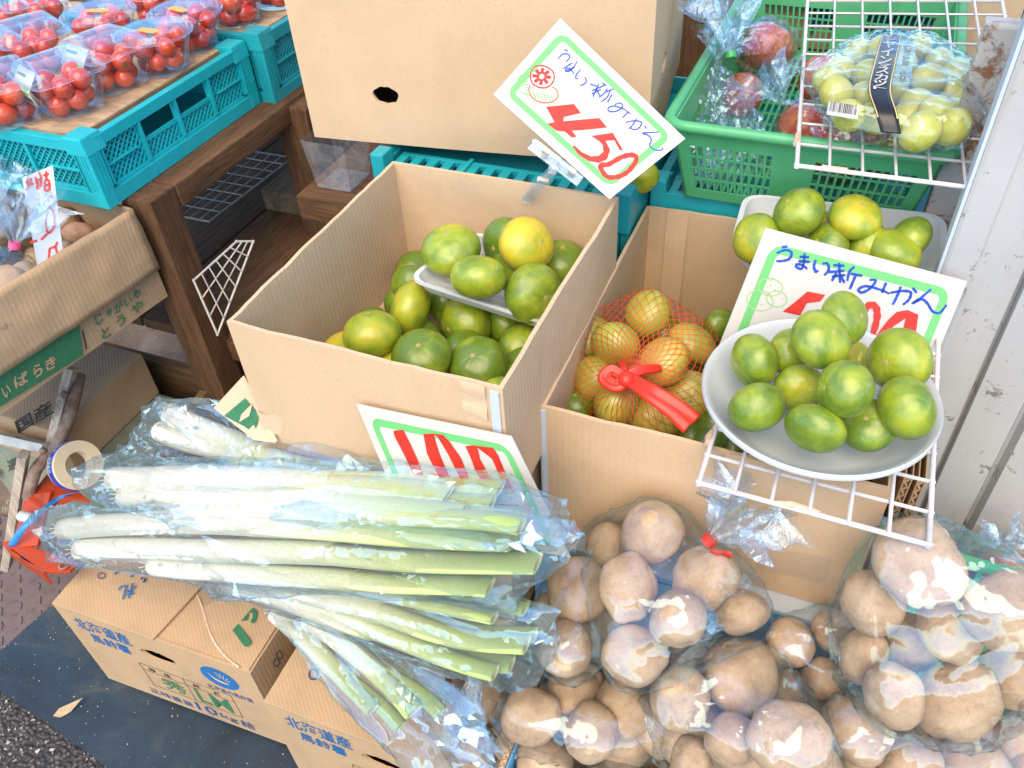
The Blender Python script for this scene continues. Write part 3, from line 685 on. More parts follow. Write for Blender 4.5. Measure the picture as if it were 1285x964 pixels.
# ------------------------------------------------------------------ crates
def crate(label, x0, y0, z0, w, d, h, mat='teal_plastic', yaw=0, group='teal folding crates', windows=(), t=.010, nb=3, name='folding_crate', slats=0):
    T = Matrix.Translation((x0, y0, z0))@Matrix.Rotation(yaw, 4, 'Z')
    root = thing(name, label, 'crate', (x0, y0, z0), group, Matrix.Rotation(yaw, 3, 'Z'))
    MW = [(T, w), (T@Matrix.Translation((w, 0, 0))@Matrix.Rotation(math.pi/2, 4, 'Z'), d),
          (T@Matrix.Translation((w, d, 0))@Matrix.Rotation(math.pi, 4, 'Z'), w), (T@Matrix.Translation((0, d, 0))@Matrix.Rotation(-math.pi/2, 4, 'Z'), d)]
    for wi, (M, L) in enumerate(MW):
        m = MB()
        bz, tz = h*.26, h*.84
        m.box(.012, -.003, 0, L-.012, t, bz*.82, M)              # lower rail (proud)
        m.box(.03, .001, bz*.82, L-.03, t, bz, M)
        m.box(.018, -.003, tz, L-.018, t, h, M)                    # upper rail
        nn = 4 if L < .45 else 5
        for k in range(nn+1):                                     # posts of the wall
            x = .02+(L-.046)*k/nn
            m.box(x, -.0015, bz, x+.006, t, tz, M)
        m.box(.02, -.0008, h*.52, .09, t*.7, h*.55, M); m.box(L-.09, -.0008, h*.52, L-.02, t*.7, h*.55, M)
        wall = part('wall', m, mat, root, bevel=.0008)
        m = MB()
        # crossed lattice in the panels
        for k in range(nn):
            xa = .026+(L-.046)*k/nn; xb = .02+(L-.046)*(k+1)/nn
            if (wi, k) in windows or (wi, 'all') in windows:
                top = bz+(tz-bz)*.42
                m.box(xa, .002, top, xb, t*.6, top+.006, M)
            else: top = tz
            st_ = .011
            for sg in (1, -1):
                c0 = -int((top-bz)/st_)-1
                for q in range(c0, int((xb-xa)/st_)+int((top-bz)/st_)+2):
                    xs = xa+q*st_
                    # line x = xs + sg*(z-bz); clip to the panel
                    pts = []
                    za, zb = bz, top
                    def X(z): return xs+sg*(z-bz) if sg == 1 else xs+(top-bz)-(z-bz)
                    # clip in z by x-range
                    zz = [za, zb]
                    for xl in (xa, xb):
                        zc = bz+(xl-xs)*1.0 if sg == 1 else bz+(xs+(top-bz)-xl)
                        zz.append(zc)
                    zz = sorted(z for z in zz if za-1e-6 <= z <= zb+1e-6 and xa-1e-6 <= X(z) <= xb+1e-6)
                    if len(zz) >= 2 and zz[-1]-zz[0] > .003:
                        m.beam(M@V((X(zz[0]), .0045 if sg == 1 else .0058, zz[0])), M@V((X(zz[-1]), .0045 if sg == 1 else .0058, zz[-1])), .0022, .0024, M.to_3x3()@V((0, 1, 0)))
        part('lattice', m, mat, wall, kind='stuff')
        m = MB()
        for k in range(4):                                        # ribs by the corners
            m.box(.004+.006*k, -.005, bz+.002, .0058+.006*k, -.0012, tz-.002, M)
            m.box(L-.0058-.006*k, -.005, bz+.002, L-.004-.006*k, -.0012, tz-.002, M)
        for k in range(3): part('rib_set', m, mat, wall, kind='stuff') if k == 0 else None
    for (x, y) in ((0, 0), (w, 0), (w, d), (0, d)):
        sx = 1 if x == 0 else -1; sy = 1 if y == 0 else -1
        m = MB()
        xs = sorted((x-sx*.004, x+sx*.019)); ys = sorted((y-sy*.004, y+sy*.019))
        m.box(xs[0], ys[0], 0, xs[1], ys[1], h*.80, T)
        xs = sorted((x-sx*.0055, x+sx*.034)); ys = sorted((y-sy*.0055, y+sy*.034))
        m2 = MB(); zb = h*.80
        m2.add([T@V(p) for p in ((xs[0], ys[0], zb), (xs[1], ys[0], zb), (xs[1], ys[1], zb), (xs[0], ys[1], zb), (xs[0]+.001, ys[0]+.001, h+.006), (xs[1]-.004, ys[0]+.001, h+.006), (xs[1]-.004, ys[1]-.001, h+.006), (xs[0]+.001, ys[1]-.001, h+.006))],
               [(0, 3, 2, 1), (4, 5, 6, 7), (0, 1, 5, 4), (1, 2, 6, 5), (2, 3, 7, 6), (3, 0, 4, 7)])
        part('corner_post', m, mat, root, bevel=.0015); part('corner_cap', m2, mat, root, bevel=.002)
    m = MB(); m.box(t, t, .004, w-t, d-t, .009, T); part('base', m, mat, root)
    return root, T
cA, TA = crate('bright teal crate with the plywood board and tomato packs on it', -1.532, .767, .745, .534, .376, .105, 'teal_bright', windows=((1, 1), (1, 2)))
cB, TBk = crate('teal crate with white lettering behind the plywood tomato board', -1.532, 1.158, .735, .560, .385, .125, 'teal_plastic')
m = MB(); text_on(m, 'S.C', TBk@V((.5665, .245, .012)), V((0, .09, 0)), V((0, 0, .017)), .02); part('lettering', m, 'card_white', cB)
m = MB(); m.box(.5655, .185, .008, .5662, .215, .032, TBk); sk = part('sticker', m, 'card_white', cB)
m = MB()
for k in range(5): m.box(.5664, .188+.005*k, .012, .5668, .191+.005*k, .024, TBk)
part('code_bars', m, 'print_navy', sk)
m = MB(); m.prism([TBk@V(p) for p in ((.5675, .245, .05), (.5675, .285, .058), (.5675, .29, .074), (.5675, .25, .068))], V((1, 0, 0)), .001); part('sticker', m, 'label_yellow', cB, label='yellow sticker')
# plywood board
bz = .838
pw = [atz(100, 180, .848)+V((.0, .012, 0)), atz(283, 59, .848), ]
m = MB(); m.box(-1.52, .785, bz, -1.024, 1.12, bz+.012); board = single('plywood_board', m, 'plywood', 'pale plywood board under the tomato packs', 'board', bevel=.001)
part('board_edge', MB().box(-1.0238, .786, bz+.0015, -1.0228, 1.119, bz+.0105), 'plywood_edge', board)
m = MB(); m.box(-1.52, 1.18, .846, -.995, 1.52, .856); single('plywood_board', m, 'plywood', 'plywood board in the far crate under tomato packs', 'board', bevel=.001)
# ------------------------------------------------------------------ the wooden table
tb = thing('wooden_table', 'worn brown wooden table carrying the tomato crates', 'table', (-1.2, 1.2, 0))
def tpart(n, *a, mat='wood_y'): return part(n, MB().box(*a), mat, tb, bevel=.003)
tpart('leg', -1.012, .800, 0, -.952, .855, .744, mat='wood_z')
pb_ = atx(388, 200, -.955); tpart('leg', -.985, pb_.y-.03, 0, -.915, pb_.y+.03, .735, mat='wood_z')
tpart('rail', -1.0, .857, .705, -.95, 1.9, .744); tpart('leg', -1.62, .80, 0, -1.56, .86, .735, mat='wood_z'); tpart('leg', -1.62, 1.7, 0, -1.56, 1.76, .735, mat='wood_z')
for i in range(5): tpart('plank', -1.62, .90+.17*i, .714, -1.002, 1.065+.17*i, .742, mat='wood_x')
tpart('rail', -.975, .846, .395, -.935, pb_.y-.03, .44)
for i in range(3): tpart('plank', -1.45+.165*i, .83, .44, -1.29+.165*i, 1.9, .462, mat='wood_y')
tpart('side_board', -1.56, .846, .0, -.99, .866, .33, mat='wood_board'); tpart('side_board', -1.02, .87, .05, -1.0, 1.05, .37, mat='wood_y')
m = MB(); m.hexa([V(p) for p in ((-.99, .62, .001), (-.975, .62, .001), (-.972, .85, .001), (-.99, .85, .001), (-1.01, .66, .30), (-.998, .66, .30), (-.992, .85, .36), (-1.01, .85, .36))]); part('side_board', m, 'wood_board', tb)
# racks stored under it
wire_rack('grey wire rack lying on the table shelf under the tomato crate', [atz(262, 278, .50), atz(367, 198, .50), atz(300, 187, .50), atz(203, 267, .50)], 8, 5, .0013, .002, 'wire_grey')
g0 = [atx(272, 418, -.93), atx(315, 305, -.93), atx(298, 303, -.97), atx(246, 350, -1.0)]
wire_rack('grey wire rack leaning below the table shelf', [atx(273, 420, -.915), atx(318, 303, -.915), atx(297, 303, -.93), atx(243, 352, -.945)], 6, 3, .0013, .002, 'wire_grey')
# dusty things on the floor under the table
dsc = thing('parasol_base', 'dusty round grey stone base on the floor behind the table leg', 'parasol base', atz(330, 395, .0))
m = MB(); m.lathe([(0, 0), (.15, 0), (.165, .02), (.16, .06), (.14, .075), (.045, .082), (.04, .11), (.03, .115), (0, .116)], Matrix.Translation(atz(330, 385, .04)), 40); part('disc', m, 'stone_disc', dsc, smooth=50)
m = MB(); m.tube([atz(292, 365, .10), atz(268, 340, .12), atz(283, 352, .10)], .022, 10); part('knob', m, 'stone_disc', dsc, smooth=60)
bn, TBN, _ = carton('banana_carton', 'flattened brown carton with a green printed band under the table', -.86, 1.38, .0, .34, .30, .25, R(-8), 'cardboard_brown')
m = MB(); m.box(.003, -.0065, .09, .337, -.0055, .165, TBN); bp_ = part('print_band', m, 'print_green', bn)
m = MB(); text_on(m, 'ORGANIC BANANAS', TBN@V((.005, -.0075, .112)), TBN.to_3x3()@V((.33, 0, 0)), V((0, 0, .03)), .01); part('lettering', m, 'print_tan', bp_)
m = MB(); m.box(.24, -.0085, .10, .29, -.008, .20, TBN); part('torn_patch', m, 'cardboard_light', bn)
wd = thing('wood_offcut', 'grey weathered wood block on the shelf under the table', 'wood block', (-1.02, 1.30, .462)); m = MB(); m.box(-1.12, 1.22, .463, -.99, 1.40, .51); part('block', m, 'wood_grey', wd, bevel=.004)
# clear plastic bin behind the back leg
bnp = V((-.815, 1.10, .6455)); m = MB(); M_ = Matrix.Translation(bnp)
bin_ = thing('plastic_bin', 'clear plastic bin standing behind the brown table leg', 'bin', bnp)
m.grid(lambda u, v: M_@V(((.034+.008*v)*max(-1, min(1, 1.4*math.cos(2*math.pi*u))), (.034+.008*v)*max(-1, min(1, 1.4*math.sin(2*math.pi*u))), .09*v)), 32, 6, True); part('wall', m, 'clear_plastic', bin_, smooth=50)
part('base', MB().box(-.033, -.033, 0.0005, .033, .033, .003, M_), 'clear_plastic', bin_)
# back boards of the stall, in the dark behind the crates
m = MB(); bk = thing('back_boards', 'dark brown boards closing the stall behind the cartons', 'boards', (-.6, 1.95, 0))
for i in range(14): part('board', MB().box(-1.9+.16*i, 1.93+.004*(i % 2), 0, -1.745+.16*i, 1.955+.004*(i % 2), .70), 'wood_z', bk, bevel=.002)
# ------------------------------------------------------------------ left potato carton with its folded flap
A_ = atz(166, 262, .735); Bp = atz(0, 362, .735); dr = (A_-Bp).normalized(); yw = math.atan2(dr.y, dr.x)-math.pi/2
wL, dL, hL = .30, .42, .163
org = A_-Matrix.Rotation(yw, 3, 'Z')@V((wL, dL, 0)); org.z = .735-hL
lc, TLc, WLc = carton('potato_crate_carton', 'printed carton of bagged potatoes with its flap folded out beside the table leg', org.x, org.y, org.z, wL, dL, hL, yw, 'cardboard_brown')
m = MB()
def ff(u, v):
    return TLc@V((wL+.0035+.010*v+.002*math.sin(math.pi*v)+.002*noise.noise(V((u*7, v*5, 2)))+.0015*abs(math.sin(u*23+3*v)), dL*(-.02+1.015*u)-.03*v*(u > 2), hL+.002-.098*v-.008*v*math.sin(u*2.2)))
m.grid(ff, 30, 10); fl = part('flap', m, 'cardboard_brown', lc, smooth=80)
md = fl.modifiers.new('s', 'SOLIDIFY'); md.thickness = .004; md.offset = 1
pw_ = Plane(TLc@V((wL+.0003, 0, 0)), TLc.to_3x3()@V((1, 0, 0)))
o4 = (0, 200); s4 = 3.2125
def z4(x, y): return (o4[0]+x/s4, o4[1]+y/s4)
m = MB(); poly(m, pw_, [(-200, 850), (310, 600), (335, 790), (-200, 1120)], .0035, o4, s4); gb = part('print_band', m, 'print_green', lc)
m = MB()
for ch, bl_, br_, tl_ in (('い', (20, 968), (48, 945), (5, 925)), ('ば', (62, 925), (118, 900), (52, 875)), ('ら', (140, 885), (175, 865), (130, 835)), ('き', (188, 858), (228, 835), (180, 810))):
    text_px(m, ch, pw_, z4(*bl_), z4(*br_), z4(*tl_), .0045, .03)
part('lettering', m, 'print_tan', gb)
m = MB()
for ch, bl_, br_, tl_ in (('じ', (390, 672), (418, 655), (380, 632)), ('ゃ', (432, 645), (455, 630), (425, 610)), ('が', (465, 628), (500, 605), (455, 588)), ('い', (505, 598), (535, 580), (500, 568)), ('も', (540, 570), (568, 548), (535, 535)),
                         ('と', (415, 730), (450, 708), (405, 688)), ('う', (475, 682), (510, 660), (465, 640)), ('や', (530, 635), (580, 605), (525, 590))):
    text_px(m, ch, pw_, z4(*bl_), z4(*br_), z4(*tl_), .0035, .015)
part('lettering', m, 'print_green', lc)
m = MB(); poly(m, pw_, [(330, 690), (336, 690), (352, 765), (346, 767)], .0035, o4, s4); part('slit', m, 'dark_void', lc)
# ------------------------------------------------------------------ teal crates behind the mandarin boxes
def slot_crate(label, x0, y0, x1, y1, ztop, h, lip=True):
    root = thing('folding_crate', label, 'crate', (x0, y0, ztop-h), 'teal folding crates')
    w = x1-x0; d = y1-y0
    # folded crate: a deck of slotted panels with raised rim ribs
    m = MB(); m.box(x0+.012, y0+.030, ztop-.030, x1-.012, y1-.012, ztop-.024); part('deck', m, 'teal_plastic', root)
    n = int(w/.10)
    for k in range(n):                       # slotted front panels, each its own
        xa = x0+.022+(w-.044)*k/n; xb = x0+.022+(w-.044)*(k+1)/n-.006; m = MB()
        m.box(xa, y0+.004, ztop-.012, xb, y0+.012, ztop-.004); m.box(xa, y0+.046, ztop-.012, xb, y0+.054, ztop-.004)
        for q in range(5):
            xx = xa+(xb-xa)*(q)/4.4; m.box(xx, y0+.012, ztop-.012, xx+(xb-xa)*.13, y0+.046, ztop-.0045)
        part('slotted_panel', m, 'teal_plastic', root, bevel=.0006)
    for k in range(n+1): xa = x0+.014+(w-.028)*k/n-.003; part('rib', MB().box(xa, y0+.004, ztop-.022, xa+.006, y0+.056, ztop), 'teal_plastic', root, bevel=.0008)
    part('wall', MB().box(x0+.014, y0-.002, ztop-h, x1-.014, y0+.0035, ztop-.002), 'teal_plastic', root, bevel=.001)
    part('wall', MB().box(x0+.014, y1-.004, ztop-h, x1-.014, y1+.002, ztop), 'teal_plastic', root, bevel=.001)
    for x in (x0, x1-.013): part('wall', MB().box(x, y0, ztop-h, x+.013, y1, ztop+.004), 'teal_plastic', root, bevel=.002)
    for x in (x0-.001, x1-.021): part('corner_cap', MB().box(x, y0-.004, ztop-.045, x+.022, y0+.026, ztop+.017), 'teal_plastic', root, bevel=.003)
    return root
pc = atz(490, 180, .79)
slot_crate('slotted teal crate under the large plain cardboard box', pc.x, pc.y-.055, -.252, 1.36, .785, .12)
slot_crate('teal crate standing under the green basket of apples', -.246, 1.026, .20, 1.40, .765, .12)
part('shelf', MB().box(-.87, 1.03, .60, .23, 1.45, .644), 'wood_x', None); o = bpy.data.objects['shelf.002'] if 'shelf.002' in bpy.data.objects else bpy.data.objects['shelf']
tag(o, 'brown shelf board carrying the teal crates at the back', 'shelf'); o.name = 'shelf_board'
ls = thing('shelf_trestle', 'brown wooden trestle under the back shelf board', 'trestle', (-.3, 1.2, 0))
for x, y in ((-.70, 1.10), (.19, 1.10), (-.70, 1.41), (.19, 1.41)): part('leg', MB().box(x-.025, y-.025, 0, x+.025, y+.025, .599), 'wood_z', ls)
# ------------------------------------------------------------------ green basket
bx = [atz(842, 155, .88), atz(1185, 195, .88)]
GX0, GX1, GY0, GY1, GZ, GH = bx[0].x, bx[1].x+.004, bx[0].y+.002, bx[0].y+.56, .88, .112
gb_ = thing('green_basket', 'green plastic basket holding bagged apples beside the pillar', 'basket', ((GX0+GX1)/2, (GY0+GY1)/2, GZ-GH))
ins = .022
def gpt(x, y, z):  # tapering towards the bottom
    k = (GZ-z)/GH; cx, cy = (GX0+GX1)/2, (GY0+GY1)/2
    sx = 1-2*ins*k/(GX1-GX0); sy = 1-2*ins*k/(GY1-GY0)
    return V((cx+(x-cx)*sx, cy+(y-cy)*sy, z))
def gwall(pa, pb, inward):
    L = (pb-pa).length; ex = (pb-pa)/L; t = .0035
    def P(u, z, k): q = pa+ex*u+inward*(k*t); return gpt(q.x, q.y, z)
    def bar(m, u0, u1, z0, z1, k0=0, k1=1):
        m.hexa([P(u0, z0, k0), P(u1, z0, k0), P(u1, z0, k1), P(u0, z0, k1), P(u0, z1, k0), P(u1, z1, k0), P(u1, z1, k1), P(u0, z1, k1)])
    m = MB(); z0, z1 = GZ-GH, GZ
    bar(m, 0, L, z0, z0+.014); bar(m, 0, L, z1-.030, z1)
    segs = [(.018, L*.40), (L*.56, L-.018)]
    bar(m, 0, .018, z0+.014, z1-.030); bar(m, L*.40, L*.56, z0+.014, z1-.030); bar(m, L-.018, L, z0+.014, z1-.030)
    w = part('wall', m, 'green_basket', gb_)
    m = MB()
    for a, b in segs:
        n = int((b-a)/.0098)
        for i in range(n+1): u = a+(b-a)*i/n; bar(m, u-.0016, u+.0016, z0+.014, z1-.030, .1, .9)
        for q in (1, 2, 3): zz = z0+.014+(GH-.044)*q/4; bar(m, a, b, zz-.0013, zz+.0013, .2, .8)
    part('grille', m, 'green_basket', w, kind='stuff')
c4 = [V((GX0, GY0, 0)), V((GX1, GY0, 0)), V((GX1, GY1, 0)), V((GX0, GY1, 0))]
for i, inw in enumerate((V((0, 1, 0)), V((-1, 0, 0)), V((0, -1, 0)), V((1, 0, 0)))): gwall(c4[i], c4[(i+1) % 4], inw)
m = MB(); rp = [V((GX0-.006, GY0-.006, GZ)), V((GX1+.006, GY0-.006, GZ)), V((GX1+.006, GY1+.006, GZ)), V((GX0-.006, GY1+.006, GZ))]
path = []
for i in range(4):
    p, q, s = rp[i-1], rp[i], rp[(i+1) % 4]; r_ = .028
    a = q+(p-q).normalized()*r_; b = q+(s-q).normalized()*r_
    for k in range(7): t_ = k/6; path.append(a*(1-t_)**2+q*2*t_*(1-t_)+b*t_*t_)
m.tube(path, .0075, 8, closed=True); part('rim', m, 'green_basket', gb_, smooth=60)
m = MB()
for i in range(28): x = GX0+.03+(GX1-GX0-.06)*i/27; m.box(x-.002, GY0+.025, GZ-GH+.001, x+.002, GY1-.025, GZ-GH+.005)
for j in range(14): y = GY0+.03+(GY1-GY0-.06)*j/13; m.box(GX0+.025, y-.002, GZ-GH+.0015, GX1-.025, y+.002, GZ-GH+.0045)
part('base_grille', m, 'green_basket', gb_, kind='stuff')
# printed carton behind the basket
pcn, TPC, _ = carton('printed_carton', 'cream carton with blue lettering seen behind the green basket', GX0+.02, GY1+.02, .772, .40, .25, .14, 0, 'cardboard_light')
m = MB(); text_on(m, '青森', TPC@V((.06, -.007, .03)), V((.22, 0, 0)), V((0, 0, .085)), .03); part('lettering', m, 'print_navy', pcn)
# ------------------------------------------------------------------ pillar: folded white painted sheet
PY = .868
xe = aty(1220, 232, PY).x; xg = aty(1240, 447, PY).x
prof = [(xe, PY+.026), (xe, PY), (xe+.004, PY-.002), (xe+.030, PY-.002), (xe+.033, PY+.001), (xe+.060, PY+.001), (xg-.002, PY+.001), (xg, PY+.010), (xg+.003, PY+.010), (xg+.004, PY-.006), (xg+.030, PY-.010), (xg+.052, PY-.010), (xg+.056, PY-.001), (xg+.060, PY-.001), (xg+.064, PY-.016), (xg+.11, PY-.020), (xg+.18, PY-.020), (xg+.18, PY+.026)]
pil = thing('door_post', 'chipped white painted steel door post right of the mandarins', 'door post', (xe+.08, PY, .33))
for k, (a, b) in enumerate(((0, 8), (8, 13), (13, 17))):
    m = MB(); pr_ = prof[a:b+1]; n = len(pr_)
    zs = [.335+.06*i for i in range(24)]
    m.add([V((x, y+.0006*noise.noise(V((x*30, z*9, 0))), z)) for z in zs for x, y in pr_], [(j*n+i, j*n+i+1, (j+1)*n+i+1, (j+1)*n+i) for j in range(len(zs)-1) for i in range(n-1)])
    part('steel_leaf', m, 'paint_white', pil, smooth=25)
part('edge_strip', MB().box(xe-.004, PY-.001, .335, xe-.0005, PY+.026, 1.70), 'white_liner', pil)
# rusty white post behind the basket
m = MB(); pa, pb2 = aty(1165, 285, 1.07), aty(1262, 20, 1.07)
m.box(pa.x-.012, 1.40, .2, pa.x+.05, 1.43, 1.2)
rp_ = thing('rusty_post', 'rusting white steel post behind the basket and wire rack', 'post', (pa.x+.02, 1.10, .3))
xr = aty(1160, 290, 1.02).x; part('shaft', MB().box(xr-.006, 1.02, .3, xr+.034, 1.05, 1.02), 'rust_white', rp_, bevel=.003)
m = MB(); m.box(xr+.04, 1.06, .3, xr+.30, 1.09, 1.2); single('dark_screen', m, 'wood_z', 'dark brown screen board behind the door post', 'board')
# ------------------------------------------------------------------ upper wire rack with the grape pack
RZ = .905
wr = wire_rack('white wire rack lying on the green basket under the grape pack', [atz(1000, 208, RZ), atz(1000, 208, RZ)+V((.235, .006, .0)), atz(1012, 0, RZ)+V((.27, .12, .0)), atz(1012, 0, RZ)+V((-.004, .05, 0))], 7, 11, .0017, .0026, 'wire_white')
m = MB(); a = atz(1048, 213, RZ); m.tube([a+V((-.014, 0, 0)), a+V((.012, .0005, 0))], .0036, 8); part('twine_wrap', m, 'twine', wr)
m = MB(); a = atz(1001, 175, RZ); m.tube([a+V((0, -.012, 0)), a+V((-.001, .012, 0))], .0036, 8); part('twine_wrap', m, 'twine', wr)
# ------------------------------------------------------------------ fruit prototypes
def sph(nu, nv, fn):
    m = MB(); vs_ = [fn(V((0, 0, 1)))]
    for j in range(1, nv):
        th = math.pi*j/nv
        for i in range(nu): ph = 2*math.pi*i/nu; vs_.append(fn(V((math.sin(th)*math.cos(ph), math.sin(th)*math.sin(ph), math.cos(th)))))
    vs_.append(fn(V((0, 0, -1)))); L = len(vs_)-1
    fs = [(0, 1+i, 1+(i+1) % nu) for i in range(nu)]
    for j in range(nv-2):
        for i in range(nu): a = 1+j*nu+i; b = 1+j*nu+(i+1) % nu; fs.append((a, a+nu, b+nu, b))
    fs += [(L, L-nu+(i+1) % nu, L-nu+i) for i in range(nu)]
    m.add(vs_, fs); return m
def mand_fn(seed):
    asp = random.Random(seed).uniform(.70, .82)
    def f(d):
        r = 1+.025*noise.noise(d*1.6+V((seed*3.3, 0, 0)))+.010*noise.noise(d*4+V((seed, 5, 0)))
        th = math.acos(max(-1, min(1, d.z)))
        r -= .07*math.exp(-(th/.30)**2)+.035*math.exp(-((math.pi-th)/.3)**2)
        ph = math.atan2(d.y, d.x); r += .006*math.cos(9*ph)*math.exp(-((th-.35)/.3)**2)
        return V((d.x*r, d.y*r, d.z*r*asp))*.5
    return f
MANDS = [finish(sph(40, 26, mand_fn(k)).mesh('mandarin'), 'citrus_green', 180) for k in range(6)]
MANDO = []
for k in range(3): MANDO.append(finish(sph(40, 26, mand_fn(k+20)).mesh('mandarin'), 'citrus_orange', 180))
def mk_calyx():
    m = MB(); n = 15; ring = []
    for k in range(n):
        a = 2*math.pi*k/n; r = .058 if k % 3 == 0 else .040; ring.append(V((r*math.cos(a), r*math.sin(a), 0)))
    m.add(ring+[p*.55+V((0, 0, .012)) for p in ring]+[V((0, 0, .006))], [(k, (k+1) % n, n+(k+1) % n, n+k) for k in range(n)]+[(n+k, n+(k+1) % n, 2*n) for k in range(n)])
    return finish(m.mesh('calyx'), 'calyx', 50)
CALYX = mk_calyx()
_mi = [0]
def mandarin(P, D, label, group, yel=.3, face=None, sq=(1, 1, 1), orange=False, cal=True, seed=None):
    """face: direction the stem end points to ('cam' for the camera), None for a random one"""
    _mi[0] += 1; rg = random.Random(_mi[0]*13+5 if seed is None else seed)
    me = MANDO[_mi[0] % 3] if orange else MANDS[_mi[0] % 6]
    o = link(bpy.data.objects.new('mandarin', me)); P = V(P)
    if face == 'cam': d = (CC-P).normalized()+V((rg.uniform(-.35, .35), rg.uniform(-.35, .35), rg.uniform(-.3, .3)))
    elif face is None: d = V((rg.uniform(-1, 1), rg.uniform(-1, .3), rg.uniform(-.2, 1)))
    else: d = V(face)
    q = d.to_track_quat('Z', 'Y')@Quaternion((0, 0, 1), rg.uniform(0, 6.28))
    o.matrix_world = Matrix.Translation(P)@q.to_matrix().to_4x4()@Matrix.Diagonal((D*sq[0], D*sq[1], D*sq[2], 1))
    o.color = (yel, 0, 0, 1)
    if cal:
        c = link(bpy.data.objects.new('calyx', CALYX)); c.parent = o
        zt = max(v.co.z for v in me.vertices); z0 = me.vertices[0].co.z; c.location = (0, 0, z0-.002)
    return tag(o, label, 'mandarin', group)
def pmand(px, py, rpx, z, label, group, **k):
    P = atz(px, py, z); D = 2*rpx/FPX*((P-CC).dot(CF)); return mandarin(P, D, label, group, **k)
# ------------------------------------------------------------------ grapes in their film pack
gp = [(1075, 70), (1108, 62), (1055, 90), (1090, 95), (1128, 80), (1150, 62), (1178, 78), (1165, 100), (1120, 115), (1085, 125), (1050, 118), (1150, 130), (1190, 118), (1175, 145), (1138, 150), (1100, 148), (1065, 145), (1200, 95), (1130, 100), (1155, 165), (1212, 130), (1040, 100), (1195, 160)]
gpack = thing('grape_pack', 'film pack of pale green grapes on the white wire rack', 'grape pack', atz(1115, 110, RZ+.01))
GR = finish(sph(20, 14, lambda d: V((d.x*.5, d.y*.5, d.z*.58))).mesh('grape'), 'grape', 180)
gpos = []
for i, (x, y) in enumerate(gp):
    zz = RZ+.020+(.021 if i % 3 == 1 else .006*(i % 2)); P = atz(x, y, zz); gpos.append(P)
    o = link(bpy.data.objects.new('grape', GR)); o.matrix_world = Matrix.Translation(P)@Euler((i*1.3, i*.7, i)).to_matrix().to_4x4()@Matrix.Scale(.037+.003*math.sin(i*5), 4)
    row = min(3, int((y-55)/28)); rk = sorted(q[0] for q in gp if min(3, int((q[1]-55)/28)) == row).index(x)
    tag(o, ['leftmost', 'second', 'third', 'fourth', 'fifth', 'sixth', 'seventh'][rk]+' pale green grape from the left in the '+['top', 'upper middle', 'lower middle', 'bottom'][row]+' row of the pack', 'grape', 'grapes in the film pack')
# ------------------------------------------------------------------ clear film stretched over contents
def film_mesh(points, maxlen=.009, crease=.0022, cs=26, seed=0, sag=0.0, iters=5, smoothit=0, axis=None):
    bm = bmesh.new()
    for p in points: bm.verts.new(p)
    r = bmesh.ops.convex_hull(bm, input=bm.verts)
    bmesh.ops.delete(bm, geom=[v for v in bm.verts if not v.link_faces], context='VERTS')
    bmesh.ops.dissolve_limit(bm, angle_limit=R(2), verts=bm.verts, edges=bm.edges)
    bmesh.ops.triangulate(bm, faces=bm.faces)
    for _ in range(iters):
        lg = [e for e in bm.edges if e.calc_length() > maxlen]
        if not lg: break
        bmesh.ops.subdivide_edges(bm, edges=lg, cuts=1); bmesh.ops.triangulate(bm, faces=[f for f in bm.faces if len(f.verts) > 3])
    for _ in range(smoothit): bmesh.ops.smooth_vert(bm, verts=bm.verts, factor=.5, use_axis_x=True, use_axis_y=True, use_axis_z=True)
    bm.normal_update()
    off = V((seed*5.1, seed*2.3, seed*.7)); mv = []
    for v in bm.verts:
        q = v.co if axis is None else v.co-axis*(v.co.dot(axis)*.82)
        p = q*cs+off
        a = 1-abs(noise.noise(p))*2.2; b = 1-abs(noise.noise(p*2.3+V((9, 2, 4))))*2
        d = crease*(max(0, a)**4*1.5+.7*max(0, b)**4-.5) - sag*.5*(1+noise.noise(v.co*7+off))
        mv.append(v.normal*d)
    for v, d in zip(bm.verts, mv): v.co += d
    bmesh.ops.recalc_face_normals(bm, faces=bm.faces)
    me = bpy.data.meshes.new('film'); bm.to_mesh(me); bm.free(); return me
def sphere_pts(c, r, n=26):
    out = []
    for i in range(n):
        z = 1-2*(i+.5)/n; a = i*2.399963; s = math.sqrt(1-z*z); out.append(V(c)+V((s*math.cos(a), s*math.sin(a), z))*r)
    return out
def ruffle(root, tie, axis, L, r1, mat='film_ruffle', name='neck', seed=0, k=7, twist=.5):
    ax = V(axis).normalized(); e1 = ax.orthogonal().normalized(); e2 = ax.cross(e1); tie = V(tie)
    def fn(u, v):
        a = 2*math.pi*u; rr = .004+(r1-.004)*v**1.2; pl = 1+.42*math.sin(k*a+seed)*min(1, v*2)+.25*math.sin((k*2+1)*a+seed*2)*v
        n_ = V((noise.noise(V((u*9, v*4, seed))), noise.noise(V((u*9, v*4, seed+7))), noise.noise(V((u*9, v*4, seed+13)))))*.014*v
        return tie+ax*(L*v*(1+.25*math.sin(3*a+seed)*v))+(e1*math.cos(a+twist*v)+e2*math.sin(a+twist*v))*rr*pl+n_
    m = MB(); m.grid(fn, 90, 14, True); return part(name, m, mat, root, smooth=28, rn=False)
